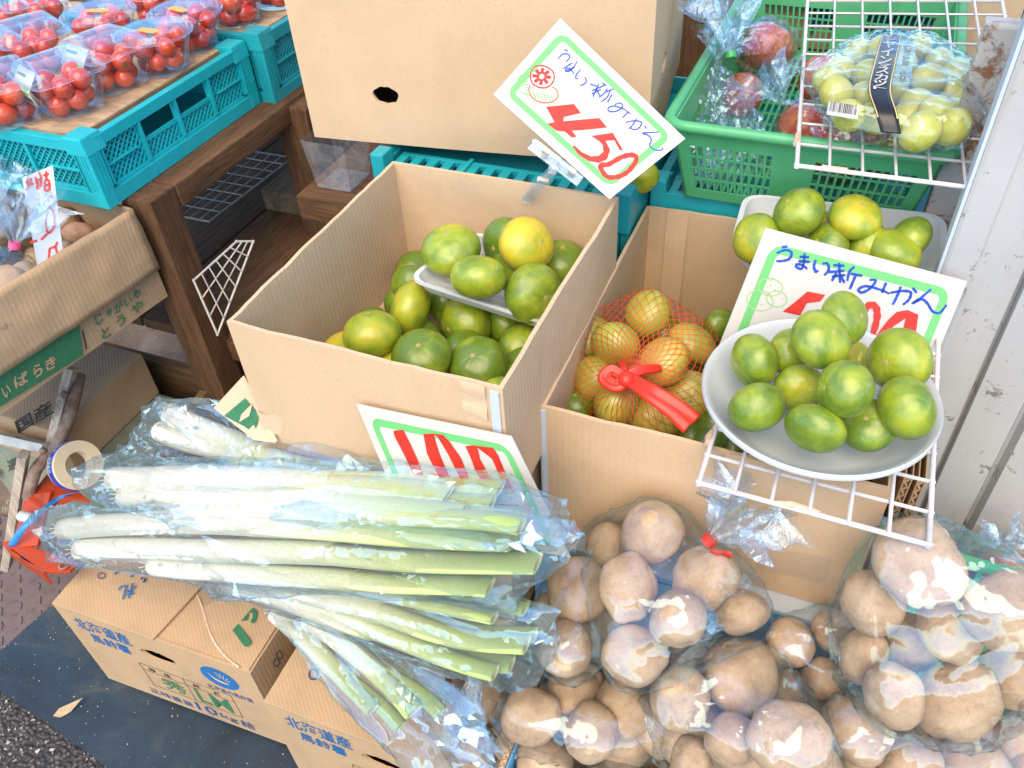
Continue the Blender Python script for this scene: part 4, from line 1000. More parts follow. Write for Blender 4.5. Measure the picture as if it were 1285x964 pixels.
# film over the grape pack
pts = []
for P in gpos: pts += sphere_pts(P, .0245, 30)
a = atz(1003, 88, RZ+.035); b = atz(1243, 92, RZ+.018); pts += [a, a+V((.002, .01, -.012)), b, b+V((-.01, -.03, -.004)), atz(1040, 150, RZ+.02), atz(1170, 180, RZ+.016)]
part('film', film_mesh(pts, .010, .0022, 30, 3), 'film_pack', gpack, smooth=30, rn=False)
top = max(p.z for p in gpos)+.0265
m = MB(); bw0 = [atz(1113, 45, top-.012), atz(1128, 47, top-.012)]
def band(u, v):
    ys = [(1119, 44, -.012), (1110, 80, .0), (1104, 112, .0), (1112, 140, -.006), (1118, 166, -.022)]
    c = crom([V(y) for y in ys], 8); q = c[int(round(v*(len(c)-1)))]; hw = 12.5+2*math.sin(v*3)
    return atz(q.x-hw+2*hw*u, q.y+2.2*u, top+.0015+q.z)
m.grid(band, 4, 32); bd = part('label_band', m, 'label_black', gpack, smooth=50, rn=False)
bd.modifiers.new('s', 'SOLIDIFY').thickness = .0004
def band_txt(ch, v, u0=.22, u1=.80, h=.045):
    o_ = band(u0, v+h); return text_on(mm_, ch, o_+V((0, 0, .0009)), band(u1, v+h)-o_, band(u0, v)-o_, .02)
mm_ = MB()
for i, ch in enumerate('シャインマスカット'):
    band_txt(ch, .02+.055*i+(.0 if i < 9 else 0), .2, .78, .05)
part('lettering', mm_, 'card_white', bd)
m = MB()
for uu in (.03, .92): m.grid(lambda u, v: band(uu+.05*u, v)+V((0, 0, .0006)), 1, 32)
part('gold_edge', m, 'gold_print', bd, kind='stuff')
mm_ = MB()
def band2(u, v): return band(1.0+u*1.2, v)
m = MB(); m.grid(lambda u, v: band(1.02+.75*u, v*.42+.02)+V((0, 0, .0004)), 3, 14); b2 = part('label_panel', m, 'gold_print', gpack, smooth=50, rn=False); b2.data.materials[0] = MAT['film_ruffle']
mm_ = MB()
for i, ch in enumerate('種なし皮ごと食べられる'):
    v = .03+.034*i; o_ = band(1.25, v+.028)+V((0, 0, .001)); text_on(mm_, ch, o_, band(1.6, v+.028)-band(1.25, v+.028), band(1.25, v)-band(1.25, v+.028), .0)
part('lettering', mm_, 'label_black', b2)
m = MB(); lb = [atz(1040, 128, top-.010), atz(1078, 134, top-.010), atz(1076, 150, top-.014), atz(1037, 144, top-.014)]; m.prism(lb, V((0, 0, 1)), .0006); lab = part('barcode_label', m, 'card_white', gpack)
m = MB(); rg = random.Random(2); x = .06
while x < .94:
    w = rg.choice((.012, .02, .03)); p = [lb[0].lerp(lb[1], x), lb[0].lerp(lb[1], min(.95, x+w)), lb[3].lerp(lb[2], min(.95, x+w)).lerp(lb[0].lerp(lb[1], min(.95, x+w)), .25), lb[3].lerp(lb[2], x).lerp(lb[0].lerp(lb[1], x), .25)]
    m.add([q+V((0, 0, .0009)) for q in p], [(0, 1, 2, 3)]); x += w+rg.choice((.012, .02, .035))
part('barcode', m, 'barcode_black', lab, kind='stuff')
# ------------------------------------------------------------------ apples bagged in the basket
AP = finish(sph(32, 22, lambda d: V((d.x, d.y, d.z*.88))*.5*(1+.03*noise.noise(d*2)-.16*math.exp(-(math.acos(max(-1, min(1, d.z)))/.33)**2)-.1*math.exp(-((math.pi-math.acos(max(-1, min(1, d.z))))/.3)**2))).mesh('apple'), 'apple', 180)
apl = [((963, 60), .045, .835, 'red apple in the tied bag at the top of the green basket'), ((1010, 165), .082, .815, 'red apple low in the basket under the wire rack'), ((1055, 195), .075, .805, 'yellowish apple against the front grille of the green basket'), ((1035, 100), .078, .825, 'apple in the basket behind the grape pack'), ((1110, 190), .075, .81, 'apple at the right end of the green basket front'), ((930, 120), .07, .80, 'apple deep in the crumpled bag at the basket left')]
apos = []
for i, (px, dd, z, lb_) in enumerate(apl):
    D = .088 if i == 0 else dd; P = atz(px[0], px[1], z); P.y = max(P.y, GY0+D/2+.012); P.x = min(P.x, GX1-D/2-.012); apos.append((P, D))
    o = link(bpy.data.objects.new('apple', AP)); o.matrix_world = Matrix.Translation(P)@Euler((.5*i-.4, .7*i+.3, i)).to_matrix().to_4x4()@Matrix.Scale(D, 4); tag(o, lb_, 'apple', 'apples in the green basket')
    c = link(bpy.data.objects.new('stem', CALYX)); c.parent = o; c.location = (0, 0, .32); c.scale = (1.6, 1.6, 4)
def bag(label, conts, tie, axis, L, r1, infl=1.10, ml=.009, cr=.0025, seed=0, group='clear bags', mat='film', tiemat='red_tape', extra=(), cs=26, name='plastic_bag', tail=None, nsp=30, sm=0, sang=26):
    base = sum((V(c) for c, r in conts), V())/len(conts); base.z = min(c[0].z-c[1] for c in conts)
    root = thing(name, label, 'plastic bag', base, group)
    pts = []
    for c, r in conts: pts += sphere_pts(c, r*infl, nsp)
    pts += [V(tie)]+[V(e) for e in extra]
    part('film', film_mesh(pts, ml, cr, cs, seed, smoothit=sm), mat, root, smooth=sang, rn=False)
    if r1: ruffle(root, tie, axis, L, r1, seed=seed)
    if tiemat:
        ax = V(axis).normalized(); m = MB(); q = ax.to_track_quat('Z', 'Y').to_matrix().to_4x4()
        m.lathe([(.0065, -.005), (.0078, -.004), (.0078, .004), (.0065, .005)], Matrix.Translation(V(tie)+ax*.003)@q, 14, True); part('tie', m, tiemat, root, smooth=50)
        if tail:
            m = MB(); a, b = V(tail[0]), V(tail[1]); sd_ = (b-a).cross(V((0, 0, 1))).normalized(); up = (b-a).cross(sd_).normalized()
            m.grid(lambda u, v: a.lerp(b, v)+up*(.009*(u-.5))+sd_*.002*math.sin(6*v), 2, 8); tl = part('tie_tail', m, tiemat, root, smooth=50); tl.modifiers.new('s', 'SOLIDIFY').thickness = .0006
    return root
bag('tied clear bag of one apple in the green basket', [(apos[0][0], apos[0][1]/2)], atz(917, 72, .90), (-.25, .55, .8), .10, .05, seed=4, tiemat='green_plastic')
cr_ = [(atz(905, 140, .83), .045), (atz(895, 200, .80), .035), (atz(930, 185, .80), .04)]
bag('crumpled empty clear bag at the left end of the green basket', [(P, r) for P, r in cr_], atz(900, 75, .89), (0, .3, 1), .04, .03, infl=1.0, cr=.007, cs=38, seed=6, tiemat=None, mat='film_ruffle')
bag('clear bag around the apples along the basket front', [(apos[1][0], apos[1][1]/2), (apos[2][0], apos[2][1]/2), (apos[4][0], apos[4][1]/2)], atz(985, 130, .87), (-.6, .2, .6), .05, .035, seed=8, tiemat=None, cr=.004)
# ------------------------------------------------------------------ mandarins loose in the left box
G1 = 'mandarins loose in the left box'
o3, s3 = (280, 240), 2.92
def z3(x, y): return (o3[0]+x/s3, o3[1]+y/s3)
loose1 = [
 (685, 435, 38, .748, 'yellow-green mandarin nearest the white tray tip in the left box', .42, None, (1.05, 1, .9)),
 (545, 525, 37, .762, 'mandarin with an orange top beside the left wall of the left box', .46, (-.2, .3, 1), (1, 1, 1)),
 (460, 597, 36, .735, 'yellowish mandarin half hidden by the front wall, furthest left', .66, (0, 0, 1), (1, 1, .95)),
 (727, 605, 38, .755, 'dark green mandarin with its stem scar up, middle of the left box', .08, (.1, -.3, 1), (1, 1, 1)),
 (650, 665, 36, .725, 'yellow-green mandarin behind the front wall under the stem-scarred one', .55, (.2, .2, 1), (1, 1, 1)),
 (890, 485, 36, .718, 'green mandarin directly under the front edge of the white tray', .22, (-.4, -.8, .2), (1, 1, 1.05)),
 (932, 635, 38, .738, 'dark green mandarin with a pale stem button, right of centre', .06, (.0, -.45, 1), (1, 1, 1)),
 (1045, 485, 30, .708, 'green mandarin peeping out under the tray right half', .2, None, (1, 1, 1)),
 (1105, 580, 34, .718, 'green mandarin against the right wall of the left box', .16, (.5, -.3, .8), (1, 1, 1)),
 (900, 715, 33, .715, 'dark green mandarin sunk behind the front wall near its right end', .0, None, (1, 1, 1)),
 (1050, 695, 24, .715, 'small green mandarin in the front right corner of the left box', .2, None, (1, 1, 1)),
 (690, 345, 26, .74, 'dark green mandarin in the shade behind the tray tip', .08, None, (1, 1, 1)),
 (1000, 745, 26, .725, 'yellowish mandarin lowest in the front right corner', .5, None, (1, 1, 1)),
 (800, 390, 26, .73, 'dark mandarin in the shade under the tray left end', .12, None, (1, 1, 1))]
for x, y, r, z, lb, ye, fc, sq in loose1: pmand(*z3(x, y), r, z, lb, G1, yel=min(.9, ye+.11), face=fc, sq=sq)
for i in range(20):   # the layer underneath
    x = B1['x']+.042+(i % 4)*.068+(.02 if (i//4) % 2 else 0); y = B1['y']+.045+(i//4)*.066
    mandarin((min(x, B1['x']+B1['w']-.042), y, Z1-B1['h']+.0365), .062, 'dark green mandarin in the bottom layer of the left box', G1, .12, cal=False)
# ------------------------------------------------------------------ white foam tray with mandarins
def foam_tray(label, corners, depth=.016, lip=.010, mat='foam_white', rad=.02):
    a, b, c, d = [V(p) for p in corners]   # inner floor corners FL FR BR BL
    n = (b-a).cross(d-a).normalized(); cen = (a+b+c+d)/4
    root = thing('foam_tray', label, 'tray', cen)
    def ringpts(k, up):
        pts = []; q4 = [cen+(p-cen)*k for p in (a, b, c, d)]
        for i in range(4):
            p, q, s = q4[i-1], q4[i], q4[(i+1) % 4]; A = q+(p-q).normalized()*rad*k; B = q+(s-q).normalized()*rad*k
            for j in range(7): t = j/6; pts.append(A*(1-t)**2+q*2*t*(1-t)+B*t*t+n*up)
        return pts
    N = 28
    rings = [ringpts(.5, 0), ringpts(.96, 0), ringpts(1.02, .004), ringpts(1.10, depth), ringpts(1.16, depth+.001), ringpts(1.16, depth-.003), ringpts(1.10, depth-.0035), ringpts(1.03, .0), ringpts(.97, -.003), ringpts(.5, -.003)]
    m = MB(); vs_ = sum(rings, []); fs = []
    for j in range(len(rings)-1):
        for i in range(N): k = (i+1) % N; fs.append((j*N+i, j*N+k, (j+1)*N+k, (j+1)*N+i))
    fs.append(tuple(range(N))); fs.append(tuple((len(rings)-1)*N+i for i in range(N))[::-1])
    m.add(vs_, fs); part('shell', m, mat, root, smooth=45)
    m = MB()
    for j in range(9):
        v = .1+.8*j/8; m.beam(a.lerp(d, v).lerp(b.lerp(c, v), .08)+n*.0006, a.lerp(d, v).lerp(b.lerp(c, v), .92)+n*.0006, .003, .0014, n)
    part('ribs', m, mat, root, kind='stuff')
    return root, n
ta = [atz(527, 362, .785), atz(688, 414, .750), atz(735, 345, .738), atz(596, 310, .778)]
tr1, nt1 = foam_tray('white foam tray of mandarins tilted on the left box', ta)
G2 = 'mandarins on the white foam tray'
for x, y, r, z, lb, ye, fc, sq in [
 (835, 215, 38, .818, 'round green mandarin at the left end of the foam tray', .30, (-.05, -.2, 1), (1, 1, .95)),
 (1040, 195, 34, .800, 'dark green mandarin behind the yellow one on the tray', .05, None, (1, 1, 1)),
 (1112, 198, 39, .815, 'yellow mandarin lying on top of the foam tray heap', .74, (.8, -.2, .5), (.92, 1.0, 1.04)),
 (935, 315, 36, .812, 'light green mandarin at the front edge of the foam tray', .34, (.15, -.6, -.8), (1, 1, .95)),
 (1238, 262, 35, .765, 'green mandarin with a stem button at the right wall end of the tray', .16, (.1, .0, 1), (1, 1, 1)),
 (1137, 375, 39, .785, 'large green mandarin at the right front of the foam tray', .24, (.8, -.5, .3), (1, 1, 1.05)),
 (1060, 285, 33, .780, 'green mandarin hidden under the yellow one on the tray', .1, None, (1, 1, 1))]:
    pmand(*z3(x, y), r, z, lb, G2, yel=min(.9, ye+.11), face=fc, sq=sq)
# ------------------------------------------------------------------ right box: loose ones and the red net
G3 = 'mandarins loose in the right box'
def box2p(px, py, z): return atz(px, py, z)
for px, py, r, z, lb, ye in [
 (722, 508, 27, .665, 'dark green mandarin left of the red net bag', .10), (903, 411, 24, .68, 'dark green mandarin behind the net bag near the white bowl', .12),
 (893, 533, 34, .655, 'dark green mandarin under the wire rack beside the red ribbon', .12), (862, 556, 30, .640, 'green mandarin behind the front wall under the ribbon end', .12),
 (916, 565, 32, .640, 'shaded green mandarin below the bowl behind the wires', .08), (979, 577, 33, .640, 'yellow-green mandarin under the rack below the bowl', .55),
 (1039, 593, 32, .635, 'olive yellow mandarin under the rack near the box corner', .45), (1082, 585, 30, .64, 'dark mandarin in the right front corner of the right box', .05),
 (735, 478, 26, .66, 'dark green mandarin squeezed between net bag and box wall', .1)]:
    pmand(px, py, r, z, lb, G3, yel=ye)
for i in range(24):
    x = B2['x']+.045+(i % 5)*.063; y = B2['y']+.05+(i//5)*.075
    mandarin(V((min(x, B2['x']+B2['w']-.045), y, Z2-B2['h']+.042)), .066, 'dark green mandarin in the bottom layer of the right box', G3, .1, cal=False)
for i in range(12):
    x = B2['x']+.17+(i % 3)*.064; y = B2['y']+.10+(i//3)*.078
    mandarin(V((x, y, Z2-B2['h']+.096)), .066, 'dark green mandarin in the second layer of the right box', G3, .1, cal=False)
o5, s5 = (660, 230), 2.92
G4 = 'mandarins in the red net bag'
netc = []
for x, y, r, z, lb, ye in [
 (445, 480, 32, .725, 'pale yellow mandarin at the top of the net bag', .30), (245, 565, 30, .705, 'yellow-green netted mandarin furthest left', .22),
 (328, 592, 32, .722, 'pale green netted mandarin left of the ribbon knot', .12), (505, 655, 34, .722, 'orange netted mandarin in the middle of the bag', .72),
 (608, 590, 33, .70, 'dull orange netted mandarin behind the ribbon tail', .55), (245, 718, 30, .690, 'yellow netted mandarin low at the left', .35),
 (335, 805, 35, .690, 'yellow-green netted mandarin under the knot at the front', .28), (600, 785, 34, .680, 'shaded olive orange netted mandarin right of the ribbon', .62),
 (475, 862, 34, .672, 'netted mandarin below the red ribbon tail at the front wall', .5), (400, 700, 33, .675, 'orange mandarin deep inside the net bag', .5)]:
    P = atz(o5[0]+x/s5, o5[1]+y/s5, z); D = 2*r/FPX*((P-CC).dot(CF)); netc.append((P, D/2)); mandarin(P, D, lb, G4, ye-.2, orange=True)
bmn = bmesh.new()
for P, r in netc:
    for q in sphere_pts(P, r*1.035, 60): bmn.verts.new(q)
rh = bmesh.ops.convex_hull(bmn, input=bmn.verts); bmesh.ops.delete(bmn, geom=[v for v in bmn.verts if not v.link_faces], context='VERTS'); bmesh.ops.triangulate(bmn, faces=bmn.faces)
from mathutils.bvhtree import BVHTree
bvh = BVHTree.FromBMesh(bmn); bmn.free()
cen = sum((p for p, r in netc), V())/len(netc)
knot = atz(o5[0]+370/s5, o5[1]+718/s5, .742)
net = thing('net_bag', 'red net bag of mandarins tied with a red ribbon', 'net bag', cen-V((0, 0, .06)))
ax = (knot-cen).normalized(); e1 = ax.orthogonal().normalized(); e2 = ax.cross(e1)
def netpt(th, ph):
    d = ax*math.cos(th)+(e1*math.cos(ph)+e2*math.sin(ph))*math.sin(th)
    h = bvh.ray_cast(cen, d); p = h[0] if h[0] is not None else cen+d*.07
    k = math.exp(-(th/.16)**2); return p.lerp(knot, k*.9)
m = MB(); NS = 44; NT_ = 46
for sg in (1, -1):
    for i in range(NS):
        pts = []
        for k in range(NT_+1):
            t = k/NT_; th = .03+t*(math.pi-.12); ph = 2*math.pi*i/NS+sg*t*1.9; pts.append(netpt(th, ph)+ax*(.0004*sg))
        m.tube(pts, .00040, 3, cap=False)
part('net', m, 'net_red', net, smooth=90, rn=False)
m = MB(); m.lathe([(0, -.010), (.007, -.009), (.010, -.002), (.009, .005), (.005, .010), (0, .011)], Matrix.Translation(knot+ax*.004)@ax.to_track_quat('Z', 'Y').to_matrix().to_4x4(), 14); part('knot', m, 'red_tape', net, smooth=50)
def ribbon(pxs, w, zs, nm):
    c = crom([atz(x, y, z) for (x, y), z in zip(pxs, zs)], 8); m = MB(); n = len(c)
    def fn(u, v):
        i = int(round(v*(n-1))); p = c[i]; t = (c[min(i+1, n-1)]-c[max(i-1, 0)]).normalized(); sd_ = t.cross(V((.2, -.5, .8))).normalized()
        ww = w[0]+(w[1]-w[0])*v
        return p+sd_*ww*(u-.5)+V((0, 0, .0014*math.sin(3*math.pi*u+2*v)))
    m.grid(fn, 6, n-1); o = part(nm, m, 'red_tape', net, smooth=60, rn=False); o.modifiers.new('s', 'SOLIDIFY').thickness = .0006
ribbon([(787, 474), (815, 492), (845, 512), (868, 532)], (.016, .026), (.746, .752, .745, .738), 'ribbon_tail')
ribbon([(787, 474), (800, 466), (818, 463), (830, 462)], (.014, .006), (.746, .750, .747, .742), 'ribbon_tail')
ribbon([(786, 476), (768, 464), (757, 474), (772, 484), (786, 478)], (.013, .013), (.746, .750, .744, .742, .746), 'ribbon_loop')
ribbon([(784, 472), (783, 460), (779, 452)], (.010, .004), (.746, .750, .748), 'ribbon_tail')
# ------------------------------------------------------------------ bowl on its wire rack
WZ = .757
fl_, fr_ = atz(877, 606, WZ), atz(1166, 684, WZ)
wr2 = wire_rack('white wire rack on the right box carrying the bowl', [fl_, fr_, fr_+V((-.004, .34, 0)), fl_+V((-.002, .34, 0))], 6, 9, .0019, .0026, 'wire_white', ends=.003)
m = MB(); a = atz(1000, 637, WZ); m.tube([a+V((-.018, -.001, .001)), a+V((-.005, 0, .002)), a+V((.01, .001, -.001)), a+V((.02, .001, .0))], [.002, .004, .0045, .002], 8); part('twine_wrap', m, 'twine', wr2, smooth=60)
m = MB(); a = atz(890, 549, WZ); m.tube([a+V((0, -.010, 0)), a, a+V((.001, .010, .0))], [.0025, .0045, .0025], 8); part('twine_wrap', m, 'twine', wr2, smooth=60)
BZ = .800; bc = atz(1028, 490, BZ); br = .109
bowl = thing('bowl', 'white plastic bowl of green mandarins in front of the 500 price card', 'bowl', (bc.x, bc.y, WZ+.004))
m = MB(); zb = WZ+.004-BZ
m.lathe([(0, zb+.003), (br*.62, zb+.003), (br*.72, zb+.010), (br*.93, -.008), (br*.955, -.002), (br*1.0, .0015), (br*1.015, -.001), (br*1.01, -.005), (br*.975, -.007), (br*.76, zb+.008), (br*.66, zb), (0, zb)], Matrix.Translation(bc), 72)
part('shell', m, 'white_plastic', bowl, smooth=50)
o6, s6 = (860, 240), 3.012
G5 = 'mandarins in the white bowl'
for x, y, r, z, lb, ye, fc, sq in [
 (430, 745, 32, .800, 'yellowish mandarin in the middle of the bowl', .50, (.2, -.7, .3), (1, 1, 1)),
 (395, 608, 30, .815, 'green mandarin behind the leftmost ones in the bowl', .28, None, (1, 1, 1)),
 (690, 885, 35, .800, 'dark green mandarin low at the bowl right front', .10, None, (1, 1, 1)),
 (640, 640, 25, .800, 'orange mandarin just showing deep in the bowl', .85, None, (1, 1, 1)),
 (260, 642, 35, .815, 'green mandarin at the bowl left rim with stem end facing left', .16, (-.75, -.6, .0), (1, 1, 1)),
 (270, 818, 36, .808, 'oval green mandarin at the bowl left front', .24, (-.5, .6, .4), (1, 1, 1.06)),
 (490, 897, 38, .812, 'oval green mandarin lying at the bowl front rim', .20, (.2, .9, .3), (1.03, .97, 1)),
 (605, 748, 37, .848, 'bright green mandarin on top in the centre of the bowl', .22, (-.85, -.5, .25), (1, 1, 1.08)),
 (512, 560, 39, .858, 'shiny green mandarin heaped above the left half of the bowl', .26, (.45, -.3, .8), (1, 1, 1)),
 (600, 482, 35, .862, 'topmost green mandarin leaning on the 500 price card', .30, (.7, -.2, .5), (1, 1, 1)),
 (807, 640, 41, .838, 'large light green mandarin at the bowl right back', .34, (-.5, -.7, .3), (1, 1, 1)),
 (835, 818, 41, .828, 'large green mandarin hanging over the bowl right rim', .30, (.8, .3, .3), (1, 1, 1.04))]:
    pmand(o6[0]+x/s6, o6[1]+y/s6, r, z, lb, G5, yel=min(.9, ye+.11), face=fc, sq=sq)
# ------------------------------------------------------------------ tray behind the card
tz = .772
tb_ = [atz(930, 335, tz), atz(1160, 372, tz), atz(1160, 300, tz), atz(945, 275, tz)]
foam_tray('white deep tray of mandarins behind the 500 price card', tb_, .030, .01, 'white_plastic', .025)
G6 = 'mandarins on the tray behind the price card'
o8, s8 = (820, 0), 2.755
for x, y, r, z, lb, ye, fc, sq in [
 (355, 825, 32, .812, 'light green mandarin at the left end of the back tray', .42, (-.5, -.5, .4), (1, 1, 1.05)),
 (503, 735, 33, .845, 'round green mandarin heaped left on the back tray', .28, (-.6, -.3, .7), (1, 1, 1)),
 (697, 752, 33, .842, 'yellow-green mandarin heaped right on the back tray', .60, (.2, -.2, 1), (1, 1, 1)),
 (595, 850, 30, .812, 'green mandarin low between the heaped ones on the back tray', .2, None, (1, 1, 1)),
 (735, 850, 30, .812, 'yellowish mandarin behind the top edge of the 500 card', .42, None, (1, 1, 1)),
 (830, 870, 35, .815, 'large pale green mandarin behind the right corner of the 500 card', .40, (.3, .2, .9), (1, 1, .95)),
 (880, 830, 32, .820, 'green mandarin at the right end of the back tray', .22, None, (1, 1, 1)),
 (590, 800, 26, .81, 'shaded mandarin deep in the back tray', .3, None, (1, 1, 1))]:
    pmand(o8[0]+x/s8, o8[1]+y/s8, r, z, lb, G6, yel=min(.9, ye+.11), face=fc, sq=sq)
pmand(803, 222, 24, .80, 'single yellow-green mandarin in the teal crate behind the 450 card', 'mandarins behind the price card', yel=.6)
# ------------------------------------------------------------------ price cards
def price_card(label, plane, px4, t=.0012):
    Q = [plane.at(*p) for p in px4]   # TL TR BR BL
    n = plane.n; cen_ = sum(Q, V())/4
    root = thing('price_card', label, 'price card', min(Q, key=lambda q: q.z), 'handwritten price cards')
    m = MB(); K = 8
    def S(u, v): return Q[0].lerp(Q[1], u).lerp(Q[3].lerp(Q[2], u), v)
    m.prism(Q, -n, t); part('card', m, 'card_white', root)
    # green rounded border
    def rr(ins_u, ins_v, ru, rv):
        pts = []
        for (cx, cy, a0) in ((1-ins_u-ru, ins_v+rv, -90), (1-ins_u-ru, 1-ins_v-rv, 0), (ins_u+ru, 1-ins_v-rv, 90), (ins_u+ru, ins_v+rv, 180)):
            for k in range(7): a = R(a0+15*k); pts.append((cx+ru*math.cos(a), cy+rv*math.sin(a)))
        return pts
    A = rr(.055, .085, .065, .10); B = rr(.095, .145, .022, .035); n_ = len(A); m = MB()
    m.add([S(*p)+n*.0004 for p in A]+[S(*p)+n*.0004 for p in B], [(i, (i+1) % n_, n_+(i+1) % n_, n_+i) for i in range(n_)]); part('border', m, 'card_green', root)
    return root, S
# --- 450
P450 = Plane((-.3453, .947, 1.0093), (-.36849, .53566, -.75979))
c450, _ = price_card('white price card reading 450 clipped above the left box', P450, [(703, 23), (860, 174), (765, 250), (619, 119)])
O, S_ = (615, 20), 4.104
chars = {
 'u': [[(382, 172), (400, 182)], [(350, 222), (372, 198), (398, 196), (410, 212), (392, 236)]],
 'ma': [[(376, 272), (400, 256), (424, 242)], [(386, 288), (436, 262)], [(448, 234), (428, 268), (402, 286), (388, 276), (408, 270), (434, 300)]],
 'i': [[(466, 276), (446, 300), (441, 320), (453, 324)], [(488, 314), (496, 335), (482, 352), (462, 358)]],
 'shin': [[(514, 350), (550, 362)], [(524, 386), (596, 354)], [(522, 402), (572, 378)], [(560, 350), (530, 416)], [(546, 376), (566, 412)], [(578, 344), (598, 360)], [(604, 374), (586, 400), (560, 420)], [(594, 392), (636, 376)], [(618, 386), (602, 420), (570, 442)], [(628, 404), (604, 446)]],
 'mi': [[(640, 458), (670, 448), (682, 468), (652, 490), (616, 492), (608, 476), (636, 464), (690, 480), (724, 506)], [(712, 494), (682, 524)]],
 'ka': [[(700, 548), (744, 540), (780, 548), (768, 576), (744, 586), (722, 576)], [(754, 530), (736, 560), (714, 582)], [(796, 566), (806, 580)]],
 'n': [[(868, 598), (832, 600), (784, 604), (816, 616), (830, 640), (822, 668), (850, 690), (884, 690), (890, 676)]]}
for k, sts in chars.items():
    m = MB()
    for st in sts: stroke(m, P450, st, 6.5, .0006, O, S_)
    part('handwriting', m, 'pen_blue', c450)
def redpoly(root, plane, polys, O, S_, strokes=()):
    m = MB()
    for i, p in enumerate(polys): poly(m, plane, p, .0006+.00015*i, O, S_)
    for pts, w, cl in strokes: stroke(m, plane, pts, w, .0009, O, S_, closed=cl, taper=.6)
    part('price_figure', m, 'pen_red', root)
redpoly(c450, P450, [[(288, 468), (432, 454), (468, 500), (380, 520), (374, 560), (345, 575), (318, 520)], [(293, 556), (338, 546), (562, 526), (602, 574), (470, 588), (420, 590), (446, 622), (420, 626), (385, 595), (345, 592)]], O, S_)
redpoly(c450, P450, [[(522, 618), (632, 602), (684, 690), (668, 692), (640, 640), (560, 644)], [(560, 640), (590, 635), (618, 690), (602, 738), (560, 756), (505, 746), (455, 715), (424, 670), (436, 668), (470, 700), (520, 724), (560, 720), (584, 700), (580, 665)]], O, S_)
redpoly(c450, P450, [], O, S_, [([(568, 772), (600, 826), (660, 828), (715, 796), (754, 740), (735, 716), (680, 726), (610, 764)], 24, True)])
m = MB(); stroke(m, P450, [(208, 312), (222, 268), (268, 256), (318, 280), (330, 322), (305, 362), (262, 370), (222, 350)], 7, .0006, O, S_, closed=True)
for a in range(8):
    an = a*math.pi/4; stroke(m, P450, [(266+14*math.cos(an), 312+14*math.sin(an)), (266+48*math.cos(an+.12), 312+44*math.sin(an+.12))], 17, .0006, O, S_)
part('fruit_drawing', m, 'pen_red', c450)
m = MB(); stroke(m, P450, [(206, 355), (200, 385), (222, 425), (270, 446), (325, 440), (350, 410), (340, 378), (318, 366)], 7, .0007, O, S_); part('fruit_drawing', m, 'pen_orange', c450)
m = MB(); stroke(m, P450, [(200, 302), (160, 306), (142, 340), (160, 390), (205, 412)], 5, .0006, O, S_)
for k in range(6): stroke(m, P450, [(160+4*k, 330+14*k), (196+2*k, 318+16*k)], 5, .0006, O, S_); stroke(m, P450, [(222+18*k, 390+3*k), (236+18*k, 425+3*k)], 6, .0006, O, S_)
part('fruit_drawing', m, 'pen_green', c450)
# clear clip holding the card on the box rim
clip = thing('card_clip', 'clear plastic clip holding the 450 price card on the box rim', 'clip', (-.3, .86, .84))
pA, pB = P450.at(667, 178), P450.at(730, 226); m = MB(); nn = P450.n
m.beam(pA, pB, .004, .012, nn); m.beam(pA-nn*.004, pB-nn*.004, .003, .016, (pB-pA).cross(nn)); part('card_grip', m, 'dispenser', clip, bevel=.001)
for k in (.28, .80): q = pA.lerp(pB, k); m = MB(); m.beam(q-(pB-pA).normalized()*.004+nn*.003, q+(pB-pA).normalized()*.004+nn*.003, .005, .007, nn); part('rivet', m, 'metal_bar', clip)
jb = pA.lerp(pB, .5)+V((-.002, -.004, -.008)); m = MB(); m.lathe([(0, -.007), (.006, -.004), (.007, 0), (.006, .004), (0, .007)], Matrix.Translation(jb), 14); m.tube([jb, pA.lerp(pB, .5)], .004, 10); part('ball_joint', m, 'dispenser', clip, smooth=50)
rim = V((aty(655, 240, .8545).x, .8545, Z1)); foot = rim
jaw = [aty(648, 248, .848), aty(672, 254, .848)]
m = MB(); a = jb; b = (jaw[0]+jaw[1])/2; ex = (jaw[1]-jaw[0]).normalized(); n2 = (b-a).cross(ex).normalized()
for off_, w0, w1 in ((-.004, .010, .017), (.005, .010, .014)):
    A0 = a+n2*off_; Bq = b+n2*off_*.5; m.prism([A0-ex*w0/2, A0+ex*w0/2, Bq+ex*w1/2, Bq-ex*w1/2], n2, .002)
part('jaw', m, 'dispenser', clip, bevel=.0008)
m = MB(); mid = a.lerp(b, .35); m.tube([mid-ex*.007, mid+ex*.007], .0035, 10); part('spring', m, 'metal_bar', clip, smooth=50)
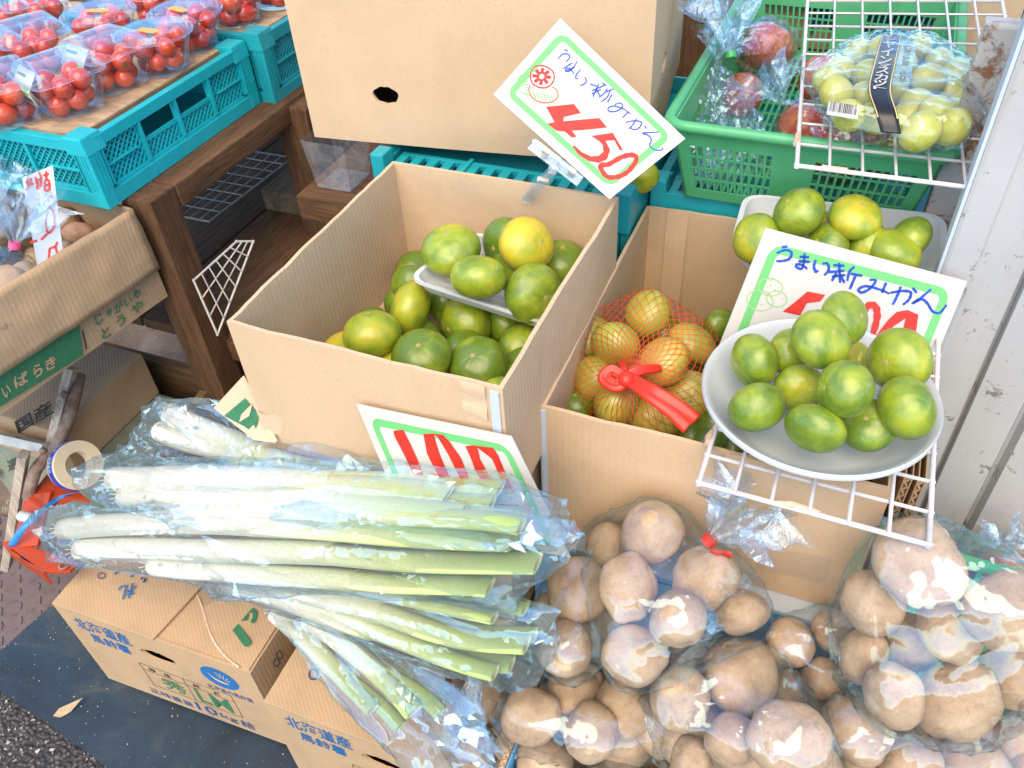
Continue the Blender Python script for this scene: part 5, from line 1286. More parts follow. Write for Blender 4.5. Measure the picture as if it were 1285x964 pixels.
# --- 500
k5 = 1.24; tl5 = CC+(V((-.054, .6304, .9756))-CC)*k5
P500 = Plane(tl5, (-.40575, .82032, -.40303))
c500, _ = price_card('white price card reading 500 standing behind the bowl', P500, [(961, 286), (1214, 353), (1148, 512), (893, 458)])
O, S_ = (900, 280), 4.0156
for sts in (
 [[(326, 122), (354, 118)], [(300, 152), (344, 136), (374, 148), (366, 178), (336, 190), (298, 192)]],
 [[(415, 170), (464, 172)], [(410, 192), (468, 196)], [(440, 152), (437, 200), (425, 230), (400, 222), (402, 208), (430, 212), (454, 232)]],
 [[(498, 185), (488, 215), (496, 245), (510, 238)], [(530, 205), (556, 205), (562, 235), (540, 264)]],
 [[(585, 212), (642, 216)], [(560, 247), (642, 240)], [(578, 270), (646, 262)], [(614, 200), (620, 302)], [(602, 250), (578, 292)], [(625, 270), (642, 302)], [(692, 220), (666, 246), (656, 292)], [(672, 255), (732, 266)], [(698, 264), (668, 334)]],
 [[(768, 286), (800, 290), (770, 330), (730, 350), (712, 335), (750, 318), (820, 335), (868, 356)], [(852, 300), (830, 352)]],
 [[(872, 352), (932, 342), (976, 350), (966, 386), (936, 412)], [(926, 320), (906, 370), (884, 412)], [(985, 326), (1006, 352)]],
 [[(1078, 334), (1030, 374), (985, 405), (1030, 384), (1060, 405), (1086, 445), (1122, 452), (1156, 412)]]):
    m = MB()
    for st in sts: stroke(m, P500, st, 14, .0006, O, S_)
    part('handwriting', m, 'pen_blue', c500)
redpoly(c500, P500, [[(455, 345), (545, 362), (520, 395), (452, 404), (418, 466), (330, 446), (390, 400)]], O, S_)
redpoly(c500, P500, [], O, S_, [([(700, 560), (730, 470), (765, 415), (800, 425), (806, 480), (780, 570), (740, 620)], 36, False)])
redpoly(c500, P500, [[(784, 590), (860, 490), (905, 448), (960, 438), (1014, 462), (998, 580), (928, 572), (950, 480), (890, 520), (820, 602)]], O, S_)
m = MB()
for cx, cy, rx, ry in ((268, 322, 62, 44), (300, 382, 52, 40), (215, 390, 66, 52)):
    stroke(m, P500, [(cx+rx*math.cos(a*math.pi/4), cy+ry*math.sin(a*math.pi/4+.1)) for a in range(8)], 5, .0006, O, S_, closed=True)
for x, y in ((190, 395), (206, 403), (222, 410), (250, 322), (268, 315), (290, 340), (305, 300), (330, 380)): stroke(m, P500, [(x-4, y-3), (x+5, y+3)], 5, .0006, O, S_)
stroke(m, P500, [(245, 285), (262, 276), (270, 290), (285, 272)], 5, .0006, O, S_); part('fruit_drawing', m, 'pen_palegreen', c500)
# --- 100
P100 = Plane((0, .4925, .80), (0, -1, .20))
c100, _ = price_card('white price card reading 100 leaning on the left box above the leeks', P100, [(447, 507), (642, 548), (716, 700), (512, 662)])
O, S_ = (440, 500), 4.589
redpoly(c100, P100, [[(245, 188), (302, 180), (345, 265), (370, 320), (400, 390), (420, 450), (365, 450), (335, 380), (290, 290), (255, 225)]], O, S_)
redpoly(c100, P100, [[(418, 205), (480, 203), (490, 250), (512, 320), (545, 400), (580, 470), (520, 470), (475, 390), (440, 320)], [(470, 202), (530, 210), (570, 250), (635, 345), (690, 480), (640, 480), (600, 400), (560, 320), (500, 222)]], O, S_)
redpoly(c100, P100, [[(660, 275), (720, 270), (735, 300), (745, 350), (790, 430), (830, 500), (770, 500), (720, 420), (690, 340)], [(700, 271), (820, 285), (850, 330), (895, 440), (930, 520), (880, 520), (850, 430), (815, 350), (740, 292)]], O, S_)
# ------------------------------------------------------------------ leeks
def etube(mb, at, path, ra, rb, t0, t1, n=14, round0=False, hollow=False, seed=0):
    """tapered elliptical tube; at collects the 'along' value per vertex"""
    m = len(path); rings = []; prev = None
    for i, p in enumerate(path):
        tg = (path[min(i+1, m-1)]-path[max(i-1, 0)]).normalized()
        if prev is None: e1 = tg.cross(V((0, 0, 1))).normalized()
        else: e1 = (prev-tg*prev.dot(tg)).normalized()
        prev = e1; e2 = tg.cross(e1); f = i/(m-1)
        a = ra[0]+(ra[1]-ra[0])*f; b = rb[0]+(rb[1]-rb[0])*f
        if round0 and f < .06: k = math.sqrt(max(.02, 1-(1-f/.06)**2)); a *= k; b *= k
        ring = [p+e1*(a*math.cos(2*math.pi*k/n))*(1+.03*noise.noise(V((k, f*6, seed))))+e2*(b*math.sin(2*math.pi*k/n)) for k in range(n)]
        rings.append(ring); at += [t0+(t1-t0)*f]*n
    vs_ = sum(rings, []); fs = [(i*n+k, i*n+(k+1) % n, (i+1)*n+(k+1) % n, (i+1)*n+k) for i in range(m-1) for k in range(n)]
    fs.append(tuple(range(n))[::-1])
    if hollow:
        b0 = len(vs_); c = sum(rings[-1], V())/n; tg = (path[-1]-path[-2]).normalized()
        vs_ += [c+(p-c)*.72 for p in rings[-1]]; vs_ += [c+(p-c)*.66-tg*.02 for p in rings[-1]]; at += [t1-.35]*n+[t1-.1]*n
        L = (m-1)*n
        for k in range(n): q = (k+1) % n; fs += [(L+k, L+q, b0+q, b0+k), (b0+k, b0+q, b0+n+q, b0+n+k)]
        fs.append(tuple(b0+n+k for k in range(n)))
    else: fs.append(tuple((m-1)*n+k for k in range(n)))
    mb.add(vs_, fs)
def lpart(name, mb, at, root):
    me = mb.mesh(name); a = me.attributes.new('along', 'FLOAT', 'POINT'); a.data.foreach_set('value', at)
    return part(name, me, 'leek', root, smooth=50, rn=False)
LEEKPTS = []
def leek(label, pxs, zs, D, tw=.0, leaves=2, seed=0, t_end=1.0, group='leeks in clear bags'):
    rg = random.Random(seed); ctrl = [aty(x, y, z) for (x, y), z in zip(pxs, zs)]; path = crom(ctrl, 12); n = len(path); path = [p+V((0, noise.noise(V((i*.09, seed*3.7, 1))), noise.noise(V((i*.09, seed*3.7, 5)))))*.006 for i, p in enumerate(path)]; D *= .86
    root = thing('leek', label, 'leek', path[0], group); r = D/2
    k = int(n*.56)
    def al(f): return tw+(t_end-tw)*f
    m = MB(); at = []; etube(m, at, path[:k+1], (r*1.06, r*.90), (r*1.06, r*.86), tw, al(k/(n-1)), round0=True, seed=seed); lpart('shaft', m, at, root)
    m = MB()
    for q in range(10):   # root hairs
        a = q*.63; p = path[0]; tg = (path[0]-path[1]).normalized(); e = tg.orthogonal(); e2 = tg.cross(e); d = e*math.cos(a)+e2*math.sin(a)
        m.tube([p+d*r*.3, p+d*r*.5+tg*.004, p+d*r*.6+tg*.007], .0006, 4)
    part('roots', m, 'cream_core', root, kind='stuff')
    end = []; k0 = max(0, k-9)
    for j in range(leaves):
        sd_ = (j-(leaves-1)/2); pp = []
        tgl = (path[-1]-path[k]).normalized(); lat = tgl.cross(V((0, 0, 1))).normalized()
        ext = 1-(.02+.42*rg.random()) if j else 1-.16*rg.random(); bend = rg.uniform(-.5, .5)
        i1 = int(k+(n-1-k)*ext)
        for i in range(k0, i1+1):
            f = (i-k0)/(n-1-k0); w = f*f*(3-2*f)
            pp.append(path[i]+lat*((sd_*1.25+bend)*r*w)+V((0, 0, (.5*r)*w*(1 if j % 2 else -.5)+.006*w*noise.noise(V((f*2, j, seed))))))
        m = MB(); at = []; etube(m, at, pp, (r*.82, r*rg.uniform(.6, 1.05)), (r*.84, r*rg.uniform(.16, .36)), al(k0/(n-1)), al(i1/(n-1)), 14, hollow=True, seed=seed+j); lpart('leaf', m, at, root); end.append(pp[-1])
    pts = []
    for p in path[::6]+[path[-1]]: pts += sphere_pts(p, r*1.25, 14)
    for e in end: pts += sphere_pts(e, r*.8, 10)
    return root, pts
def leekbag(label, specs, extra, seed, cr=.008, cs=15, ml=.011):
    pts = []
    for i, (lb, pxs, zs, D, tw, lv) in enumerate(specs): pts += leek(lb, pxs, zs, D, tw, lv, seed*10+i)[1]
    pts += [aty(x, y, z) for x, y, z in extra]
    root = thing('leek_bag', label, 'plastic bag', sum(pts, V())/len(pts)-V((0, 0, .03)), 'clear leek bags')
    pa_, pb_q = aty(*specs[0][1][0], specs[0][2][0]), aty(*specs[0][1][-1], specs[0][2][-1])
    me = film_mesh(pts, ml, cr, cs, seed, iters=6, axis=(pb_q-pa_).normalized())
    part('film', me, 'film_leek', root, smooth=32, rn=False); return root
leekbag('long clear bag of leeks lying uppermost under the 100 card', [
 ('topmost leek of the upper bag with its white base by the tape roll', [(138, 600), (300, 599), (480, 608), (640, 621)], [.470, .468, .462, .458], .036, .0, 2),
 ('middle leek of the upper bag, green from halfway', [(150, 624), (320, 624), (480, 632), (628, 643)], [.450, .446, .440, .436], .035, .06, 2),
 ('lowest leek of the upper bag ending by the 100 card foot', [(200, 646), (350, 644), (520, 650), (668, 660)], [.432, .428, .422, .418], .034, .10, 2)],
 [(88, 588, .47), (95, 600, .46), (708, 628, .45), (700, 690, .42), (690, 622, .455), (120, 578, .478), (640, 592, .468)], 1)
leekbag('middle clear bag of leeks crossing in front of the upper bag', [
 ('white based leek at the top of the middle bag', [(75, 665), (260, 655), (450, 664), (702, 672)], [.425, .422, .418, .420], .036, .02, 2),
 ('leek of the middle bag with a cut green end beside the potatoes', [(95, 690), (290, 690), (480, 700), (688, 700)], [.408, .405, .402, .405], .036, .05, 1),
 ('lower leek of the middle bag running under the film fold', [(190, 705), (340, 720), (500, 735), (630, 742)], [.400, .395, .392, .392], .032, .15, 2)],
 [(42, 640, .425), (60, 700, .405), (712, 665, .425), (700, 715, .40), (40, 655, .42)], 2)
leekbag('lower clear bag of leeks slanting over the potato carton', [
 ('leek with a bright green cut end pointing at the potato bags', [(215, 702), (380, 742), (530, 784), (682, 812)], [.425, .405, .392, .385], .036, .05, 2),
 ('pale green leek below the bright cut one in the lower bag', [(285, 728), (395, 762), (505, 805), (640, 850)], [.420, .398, .382, .368], .034, .12, 2),
 ('leek of the lower bag half hidden by the middle bag', [(250, 700), (400, 722), (540, 752), (660, 770)], [.435, .418, .405, .400], .032, .15, 2)],
 [(690, 800, .385), (675, 860, .365), (195, 692, .43), (700, 770, .395)], 3)
leekbag('drooping clear bag of leek tops over the second potato carton', [
 ('leek bending down over the second potato carton', [(345, 765), (395, 812), (450, 866), (505, 918)], [.425, .395, .360, .325], .033, .30, 2),
 ('green topped leek at the low end of the drooping bag', [(385, 775), (450, 822), (500, 862), (545, 905)], [.412, .385, .360, .335], .032, .35, 2)],
 [(625, 968, .31), (560, 850, .362), (590, 930, .345), (325, 752, .43), (500, 960, .30), (610, 890, .34)], 4, .010, 18)
leekbag('bluish clear bag of leeks at the back below the left box corner', [
 ('leek with its white base pointing up behind the upper bag', [(214, 518), (270, 545), (360, 580), (460, 600)], [.56, .53, .496, .488], .036, .0, 1),
 ('second white leek base behind the upper bag', [(200, 540), (262, 562), (340, 590), (450, 612)], [.55, .52, .488, .478], .035, .0, 1)],
 [(193, 495, .565), (262, 508, .55), (150, 566, .54), (420, 570, .492)], 5, .010, 18)
# ------------------------------------------------------------------ potatoes
def pot_fn(s):
    a = random.Random(s); e = (a.uniform(.95, 1.22), a.uniform(.84, 1.0), a.uniform(.76, .92))
    eyes = [V((a.gauss(0, 1), a.gauss(0, 1), a.gauss(0, 1))).normalized() for _ in range(7)]
    def f(d):
        r = 1+.13*noise.noise(d*1.3+V((s*4.1, 0, 0)))+.03*noise.noise(d*3.5+V((0, s, 0)))+.008*noise.noise(d*11+V((s, s, 0)))
        for k in eyes:
            q = (d-k).length
            if q < .3: r -= .06*math.exp(-(q/.075)**2)-.02*math.exp(-((q-.14)/.05)**2)
        return V((d.x*e[0], d.y*e[1], d.z*e[2]))*r*.5
    return f
POTS = []
for k in range(10):
    m = sph(40, 28, pot_fn(k)); mx = max(p.length for p in m.v); m.v = [p*(.5/mx) for p in m.v]; POTS.append(finish(m.mesh('potato'), 'potato', 180))
_pi = [0]
def potato(P, D, label, group, sq=(1, 1, 1), mat=None):
    _pi[0] += 1; rg = random.Random(_pi[0]*17); o = link(bpy.data.objects.new('potato', POTS[_pi[0] % 10]))
    o.matrix_world = Matrix.Translation(P)@Euler((rg.uniform(0, 6), rg.uniform(0, 6), rg.uniform(0, 6))).to_matrix().to_4x4()@Matrix.Diagonal((D*sq[0], D*sq[1], D*sq[2], 1))
    if mat: o.material_slots[0].link = 'OBJECT'; o.material_slots[0].material = MAT[mat]
    return tag(o, label, 'potato', group)
fy = B2['y']-.006
def potbag(label, specs, tie, axis, L, r1, seed, infl=1.22, cr=.0034, extra=(), tiemat='red_tape', tail=None, plabel='', cs=17):
    POTBAGS.append((label, specs, tie, axis, L, r1, seed, infl, cr, extra, tiemat, tail, plabel, cs))
def settle_potatoes():
    """set the heaped potatoes apart: neighbours are moved nearer or farther until they only touch"""
    L = []
    for bi, b in enumerate(POTBAGS):
        for (x, y, r, z) in b[1]:
            P = atz(x, y, z); rr = .93*r/FPX*((P-CC).dot(CF)); L.append([P, rr, (P-CC).normalized(), bi])
    for it in range(60):
        for i in range(len(L)):
            for j in range(i+1, len(L)):
                A, B = L[i], L[j]; d = (A[0]-B[0]).length; mn = (A[1]+B[1])*.97
                if d < mn:
                    k = (mn-d)*.35; near, far = (A, B) if (A[0]-CC).length < (B[0]-CC).length else (B, A)
                    near[0] -= near[2]*k; far[0] += far[2]*k
                    q = (A[0]-B[0]); q = q.normalized()*((mn-d)*.08); A[0] += q; B[0] -= q
        for a in L:
            if a[0].z > .5 and a[0].y > fy-a[1]-.002: a[0] -= a[2]*((a[0].y-(fy-a[1]-.002))/a[2].y)
            if a[0].z < .33: a[0] -= a[2]*((a[0].z-.33)/a[2].z)
    for bi, b in enumerate(POTBAGS):
        conts = [(a[0], a[1]) for a in L if a[3] == bi]
        order = sorted(range(len(conts)), key=lambda i: (conts[i][0]-CC).dot(CR)/(conts[i][0]-CC).dot(CF))
        for i, (P, rr) in enumerate(conts):
            k = order.index(i); w = 'leftmost' if k == 0 else 'rightmost' if k == len(conts)-1 else ORD[k]+' from left'
            potato(P, rr*2.22, w+' '+b[12], 'potatoes of: '+b[0][:40])
        bag(b[0], conts, b[2], b[3], b[4], b[5], b[7], .010, b[8], b[6], 'clear bags of potatoes', 'film', b[10], b[9], b[13], 'potato_bag', b[11], 26, 4, 75)
POTBAGS = []; ORD = ['first', 'second', 'third', 'fourth', 'fifth', 'sixth', 'seventh', 'eighth', 'ninth', 'tenth']
potbag('clear potato bag heaped highest against the right box with a red tie', [(818, 670, 43, .655), (790, 738, 45, .635), (888, 730, 46, .625), (850, 775, 42, .63), (800, 822, 47, .60), (928, 768, 40, .60), (760, 690, 34, .60)],
       atz(888, 680, .672), (.5, .35, .75), .065, .045, 11, tail=(atz(893, 690, .675), atz(918, 699, .67)), plabel='potato inside the highest bag under the red tie')
potbag('clear potato bag at the left beside the cut leek ends', [(728, 742, 45, .575), (712, 808, 42, .555), (700, 770, 36, .53), (770, 770, 38, .53)], atz(672, 790, .56), (-.7, -.3, .3), .0, .0, 12, tiemat=None, plabel='potato inside the bag beside the cut leek ends')
potbag('clear potato bag at the bottom left over the corrugated box edge', [(672, 897, 43, .475), (740, 917, 42, .475), (722, 866, 40, .475), (832, 908, 46, .475), (780, 868, 40, .465)], atz(612, 905, .47), (-.8, -.1, .1), .03, .03, 13, tiemat=None, plabel='potato inside the bottom left bag', extra=[atz(640, 945, .455), atz(770, 955, .45)])
potbag('gathered clear potato bag in the centre front', [(858, 880, 44, .54), (935, 848, 52, .55), (912, 922, 42, .53), (985, 930, 52, .535), (1015, 960, 46, .52), (870, 950, 40, .50)], atz(886, 802, .60), (-.3, .5, .7), .02, .012, 14, tiemat=None, plabel='potato inside the gathered centre front bag', cr=.004)
potbag('dark shaded potato bag sunk between the big bags', [(997, 815, 34, .53), (1043, 802, 32, .52), (1036, 850, 33, .52), (1060, 880, 36, .50), (985, 870, 34, .49)], atz(985, 770, .55), (0, .5, .5), .0, .0, 15, tiemat=None, plabel='potato inside the shaded sunken bag')
potbag('large clear potato bag at the right below the door post', [(1152, 708, 54, .635), (1100, 762, 44, .625), (1197, 778, 56, .63), (1142, 805, 42, .61), (1127, 873, 47, .60), (1197, 872, 58, .60), (1262, 770, 52, .60), (1268, 850, 50, .585), (1088, 820, 40, .585)],
       atz(1100, 672, .67), (-.2, .6, .7), .015, .012, 16, tiemat=None, plabel='potato inside the large right bag', extra=[atz(1330, 740, .60), atz(1320, 880, .58)])
potbag('clear potato bag along the bottom right edge of the picture', [(1068, 918, 46, .51), (1142, 950, 42, .50), (1218, 957, 46, .50), (1278, 930, 44, .50), (1065, 970, 42, .48), (1120, 900, 40, .49)], atz(1290, 985, .5), (.7, -.3, .2), .0, .0, 17, tiemat=None, plabel='potato inside the bottom right bag')
potbag('small clear potato bag under the drooping leeks', [(545, 855, 30, .345), (602, 885, 34, .355), (565, 890, 32, .335), (648, 935, 36, .385), (600, 935, 34, .35)], atz(520, 850, .35), (-.6, .2, .5), .0, .0, 18, tiemat=None, plabel='potato inside the small bag under the drooping leeks')
settle_potatoes()
for i in range(34):
    potato(V((-.17+(i % 7)*.088+random.uniform(-.01, .01), .31+(i//7)*.058, .405+random.uniform(-.01, .012))), .082, 'shaded potato at the bottom of the potato heap', 'potatoes under the bags')
for i in range(18):
    potato(V((-.16+(i % 9)*.068+random.uniform(-.008, .008), .43+(i//9)*.085, .478+random.uniform(-.008, .008))), .080, 'shaded potato in the middle of the potato heap', 'potatoes under the bags')
# open carton that holds the heap, its cut edge showing the fluting
pcx0, pcx1, pcy0, pcy1, pcz = -.205, .50, .265, .575, .44
hc = thing('heap_carton', 'open carton with a blue lining holding the potato bags', 'cardboard box', ((pcx0+pcx1)/2, (pcy0+pcy1)/2, .20))
for a in ((pcx0, pcy0, .2, pcx0+.006, pcy1-.02, pcz), (pcx0+.0065, pcy0, .2, pcx1, pcy0+.006, pcz), (pcx0+.0065, pcy1-.026, .2, pcx1, pcy1-.021, pcz), (pcx0+.0065, pcy0+.0065, .2, pcx1-.007, pcy1-.027, .206), (pcx1-.0065, pcy0+.0065, .2, pcx1, pcy1-.027, pcz)):
    part('wall', MB().box(*a), 'cardboard_brown', hc)
part('lining', MB().box(pcx0+.0068, pcy0+.007, .21, pcx0+.0085, pcy1-.03, pcz-.004), 'print_skyblue', hc)
m = MB(); n = 70
for i in range(n):
    y0 = pcy0+.01+(pcy1-pcy0-.04)*i/n; y1 = pcy0+.01+(pcy1-pcy0-.04)*(i+1)/n
    m.beam((pcx0+.0008 if i % 2 else pcx0+.0052, y0, pcz+.001), (pcx0+.0052 if i % 2 else pcx0+.0008, y1, pcz+.001), .0009, .003)
part('fluting', m, 'cardboard_light', hc, kind='stuff')
part('block', MB().box(pcx0+.02, pcy0+.03, 0, pcx1-.02, pcy1-.04, .199), 'wood_x', None); o = [q for q in bpy.data.objects if q.name.startswith('block') and q.parent is None][0]; o.name = 'wooden_box'; tag(o, 'wooden box hidden under the potato heap carton', 'box')
# folded cardboard beside the right box
fc = thing('folded_cardboard', 'folded cardboard sheets standing between the right box and the post', 'cardboard', (B2['x']+B2['w']+.02, .66, .54))
for k in range(2):
    xa = B2['x']+B2['w']+.010+.014*k; ya = B2['y']+.03+.012*k; zt = Z2-.002-.012*k
    part('sheet', MB().box(xa, ya, .54, xa+.0012, .98, zt), 'cardboard_brown', fc); part('sheet', MB().box(xa+.0062, ya, .54, xa+.0074, .98, zt), 'cardboard_brown', fc)
    m = MB(); n = 34
    for i in range(n):
        z0 = .545+(zt-.55)*i/n; z1 = .545+(zt-.55)*(i+1)/n
        m.beam((xa+.0014 if i % 2 else xa+.006, ya+.004, z0), (xa+.006 if i % 2 else xa+.0014, ya+.004, z1), .006, .0009, (1, 0, 0))
    part('fluting', m, 'cardboard_light', fc, kind='stuff')
# green crate rim, white loop and an onion at the right edge
gy = .745
ga, gb2 = aty(1188, 697, gy), aty(1300, 735, gy)
gcr = thing('green_crate', 'green plastic crate edge at the foot of the door post', 'crate', (ga.x+.1, gy+.05, .2))
part('rim', MB().box(ga.x-.10, gy-.004, ga.z-.010, gb2.x+.15, gy+.008, ga.z+.002), 'green_plastic', gcr, bevel=.002)
gx0, gx1, gy0 = ga.x-.10, gb2.x+.15, .590
m = MB()
for i in range(14): x = ga.x-.09+.032*i; m.box(x, gy-.001, .425, x+.006, gy+.005, ga.z-.0102)
m.box(gx0, gy-.002, .40, gx1, gy+.006, .425); part('wall', m, 'green_plastic', gcr)
for x in (gx0-.004, gx1+.001): part('wall', MB().box(x, gy0, .40, x+.004, gy+.006, ga.z-.004), 'green_plastic', gcr)
part('wall', MB().box(gx0, gy0, .40, gx1, gy0+.004, .462), 'green_plastic', gcr)
part('base', MB().box(gx0+.001, gy0+.005, .40, gx1, gy-.003, .406), 'green_plastic', gcr)
tag(part('wooden_block', MB().box(gx0+.01, gy0+.01, 0, gx1-.01, gy, .399), 'wood_x'), 'wooden block under the green crate at the right edge', 'block')
lp = [aty(x, y, gy-.02) for x, y in ((1148, 690), (1158, 670), (1170, 663), (1184, 667), (1192, 682), (1193, 697))]
m = MB(); m.tube(crom(lp, 6), .0032, 8); single('plastic_loop', m, 'cream_core', 'cream plastic loop sticking up beside the green crate rim', 'loop', smooth=60)
ON = finish(sph(32, 22, lambda d: V((d.x, d.y, d.z*.92))*.5*(1+.10*max(0, d.z)**6)).mesh('onion'), 'orange_onion', 180)
onc = []
for k, (x, y, z, D, lb) in enumerate(((1272, 726, .45, .090, 'orange brown onion at the right edge beside the door post'), (1330, 745, .45, .09, 'onion just outside the bag at the right edge'))):
    P = atz(x, y, z); o = link(bpy.data.objects.new('onion', ON)); o.matrix_world = Matrix.Translation(P)@Euler((.6, .4, 1.0)).to_matrix().to_4x4()@Matrix.Scale(D, 4); tag(o, lb, 'onion', 'onions'); onc.append((P, D/2))
    c = link(bpy.data.objects.new('stem', CALYX)); c.parent = o; c.location = (0, 0, .54); c.scale = (1, 1, 3)
bag('clear film bag around the onions at the right edge', onc, atz(1262, 695, .51), (-.2, .3, .8), .03, .025, seed=21, tiemat=None, cr=.004)
# ------------------------------------------------------------------ tomato packs
TOM = [finish(sph(20, 14, lambda d, q=q: V((d.x, d.y, d.z*q))*.5*(1-.06*math.exp(-(math.acos(max(-1, min(1, d.z)))/.3)**2))).mesh('tomato'), 'tomato', 180) for q in (.96, 1.15, 1.38)]
def mk_leaf():
    m = MB()
    for k in range(5):
        a = 2*math.pi*k/5; d = V((math.cos(a), math.sin(a), 0)); s_ = V((-d.y, d.x, 0)); m.add([V((0, 0, .02)), d*.10+s_*.03+V((0, 0, .02)), d*.24+V((0, 0, -.01)), d*.10-s_*.03+V((0, 0, .02))], [(0, 1, 2, 3)])
    m.tube([V((0, 0, 0)), V((.01, 0, .12))], .018, 5); return finish(m.mesh('tomato_calyx'), 'tomato_leaf')
TLEAF = mk_leaf()
def superq(a, e):
    c, s = math.cos(a), math.sin(a); return math.copysign(abs(c)**e, c), math.copysign(abs(s)**e, s)
def tom_pack(px, py, z, rnd, yaw, label, tlabel, seed, big=.031, sticker=None, n1=5, n2=5, long=0, scale=1.0):
    c = atz(px, py, z); rg = random.Random(seed); root = thing('tomato_pack', label, 'tomato pack', c, 'clear packs of tomatoes', Matrix.Rotation(yaw, 3, 'Z'))
    T = Matrix.Translation(c)@Matrix.Rotation(yaw, 4, 'Z')@Matrix.Scale(scale, 4); e = 1.0 if rnd else .28
    def ring(r, zz, n=48): return [T@V((r*superq(2*math.pi*k/n, e)[0], r*superq(2*math.pi*k/n, e)[1], zz)) for k in range(n)]
    def skin(rs, cap0=False, cap1=False):
        m = MB(); n = 48; vs_ = sum([ring(r, zz) for r, zz in rs], []); fs = [(i*n+k, i*n+(k+1) % n, (i+1)*n+(k+1) % n, (i+1)*n+k) for i in range(len(rs)-1) for k in range(n)]
        if cap0: fs.append(tuple(range(n))[::-1])
        if cap1: fs.append(tuple((len(rs)-1)*n+k for k in range(n)))
        return m.add(vs_, fs)
    rt = .058 if rnd else .052; rb = .040 if rnd else .038; H = .058
    part('tub', skin([(rb*.9, .001), (rb, .003), (rb*1.08, .02), (rt*.96, H-.004), (rt, H)], True), 'shell_clear', root, smooth=35, rn=False)
    part('rim', skin([(rt, H), (rt+.004, H+.0005), (rt+.004, H+.003), (rt, H+.0035)]), 'shell_rim', root, smooth=35, rn=False)
    part('lid', skin([(rt, H+.0036), (rt*.93, H+.012), (rt*.86, H+.018), (rt*.6, H+.020), (rt*.2, H+.0195)] if not rnd else [(rt, H+.0036), (rt*.95, H+.009), (rt*.86, H+.006), (rt*.82, H+.010), (rt*.3, H+.0105)], False, True), 'shell_clear', root, smooth=28, rn=False)
    k = 0
    for lay, (nn, zz, rr) in enumerate(((n1, .019, rb*.62), (n2, .044, rt*.58), (1, .036, .002))):
        a0 = rg.uniform(0, 6)
        for i in range(nn):
            a = a0+2*math.pi*i/nn+rg.uniform(-.12, .12); r_ = rr*rg.uniform(.9, 1.05)
            P = T@V((r_*math.cos(a), r_*math.sin(a), zz+rg.uniform(-.002, .003)))
            o = link(bpy.data.objects.new('cherry_tomato', TOM[long if rg.random() > .2 else min(2, long+1)])); o.matrix_world = Matrix.Translation(P)@Euler((rg.uniform(0, 6), rg.uniform(0, 6), 0)).to_matrix().to_4x4()@Matrix.Scale(big*scale*rg.uniform(.92, 1.05), 4)
            tag(o, tlabel, 'tomato', tlabel[:60])
            if rg.random() < .45: q = link(bpy.data.objects.new('leaf_calyx', TLEAF)); q.parent = o; q.location = (0, 0, .46)
    if sticker == 'white':
        m = MB(); X0, X1, Y = -.030, .026, -rt*1.0
        def S(u, v): return T@V((X0+(X1-X0)*u, -rt*1.01-.004*(1-abs(2*v-1))+.016*max(0, .5-v)*2, H+.016-.045*v))
        m.grid(S, 4, 6); lb_ = part('price_label', m, 'card_white', root, smooth=60, rn=False); lb_.modifiers.new('s', 'SOLIDIFY').thickness = .0004
        nrm = T.to_3x3()@V((0, -.0007, .0004))
        m = MB(); m.grid(lambda u, v: S(.58+.36*u, .42+.2*v)+nrm, 2, 2); part('print', m, 'card_green', lb_)
        m = MB(); rg2 = random.Random(seed); x = .5
        while x < .93:
            w = rg2.choice((.012, .022)); m.add([S(x, .72)+nrm, S(x+w, .72)+nrm, S(x+w, .92)+nrm, S(x, .92)+nrm], [(0, 1, 2, 3)]); x += w*2
        for r_, (ua, ub) in ((.14, (.08, .55)), (.45, (.08, .35)), (.58, (.08, .4))):
            u = ua
            while u < ub: m.add([S(u, r_)+nrm, S(u+.03, r_)+nrm, S(u+.03, r_+.07)+nrm, S(u, r_+.07)+nrm], [(0, 1, 2, 3)]); u += .05
        part('print', m, 'barcode_black', lb_, kind='stuff')
    if sticker == 'orange':
        m = MB(); m.add([T@V((.012+.020*superq(2*math.pi*k/20, .5)[0], -.018+.008*superq(2*math.pi*k/20, .5)[1], H+.0125)) for k in range(20)], [tuple(range(20))]); part('sticker', m, 'label_orange', root)
    return root
PZ = .8505
packs = [
 (92, 138, 0, 5, 'square tomato pack with a white label at the front of the board', 'white'), (17, 152, 0, -8, 'square tomato pack at the left front edge of the picture', None),
 (148, 108, 0, 12, 'square tomato pack with a white label behind the front one', 'white'), (208, 88, 1, 20, 'round tomato cup nearest the right edge of the board', 'orange'),
 (246, 60, 1, 10, 'round tomato cup near the far right corner of the board', 'orange'), (55, 88, 0, 0, 'square tomato pack in the second row left of the labelled one', None),
 (140, 62, 1, 40, 'wide round tomato cup with an orange sticker in the middle', 'orange'), (-8, 100, 0, 10, 'square tomato pack cut by the left edge of the picture', None),
 (200, 30, 0, 25, 'square tomato pack of large tomatoes behind the round cups', None), (60, 42, 0, -10, 'square tomato pack in the third row at the left', None), (5, 55, 0, 5, 'square tomato pack high at the left edge', None)]
for i, (x, y, rd, yw_, lb, stt) in enumerate(packs):
    tom_pack(x, y, PZ, rd, R(yw_-25), lb, 'red cherry tomato in the '+lb.replace(' tomato', '').replace(' of large tomatoes', '').replace('with a white label ', 'labelled ').replace('with an orange sticker ', ''), 40+i, .031 if not rd else .029, stt, 5, 5, 1 if rd else 0)
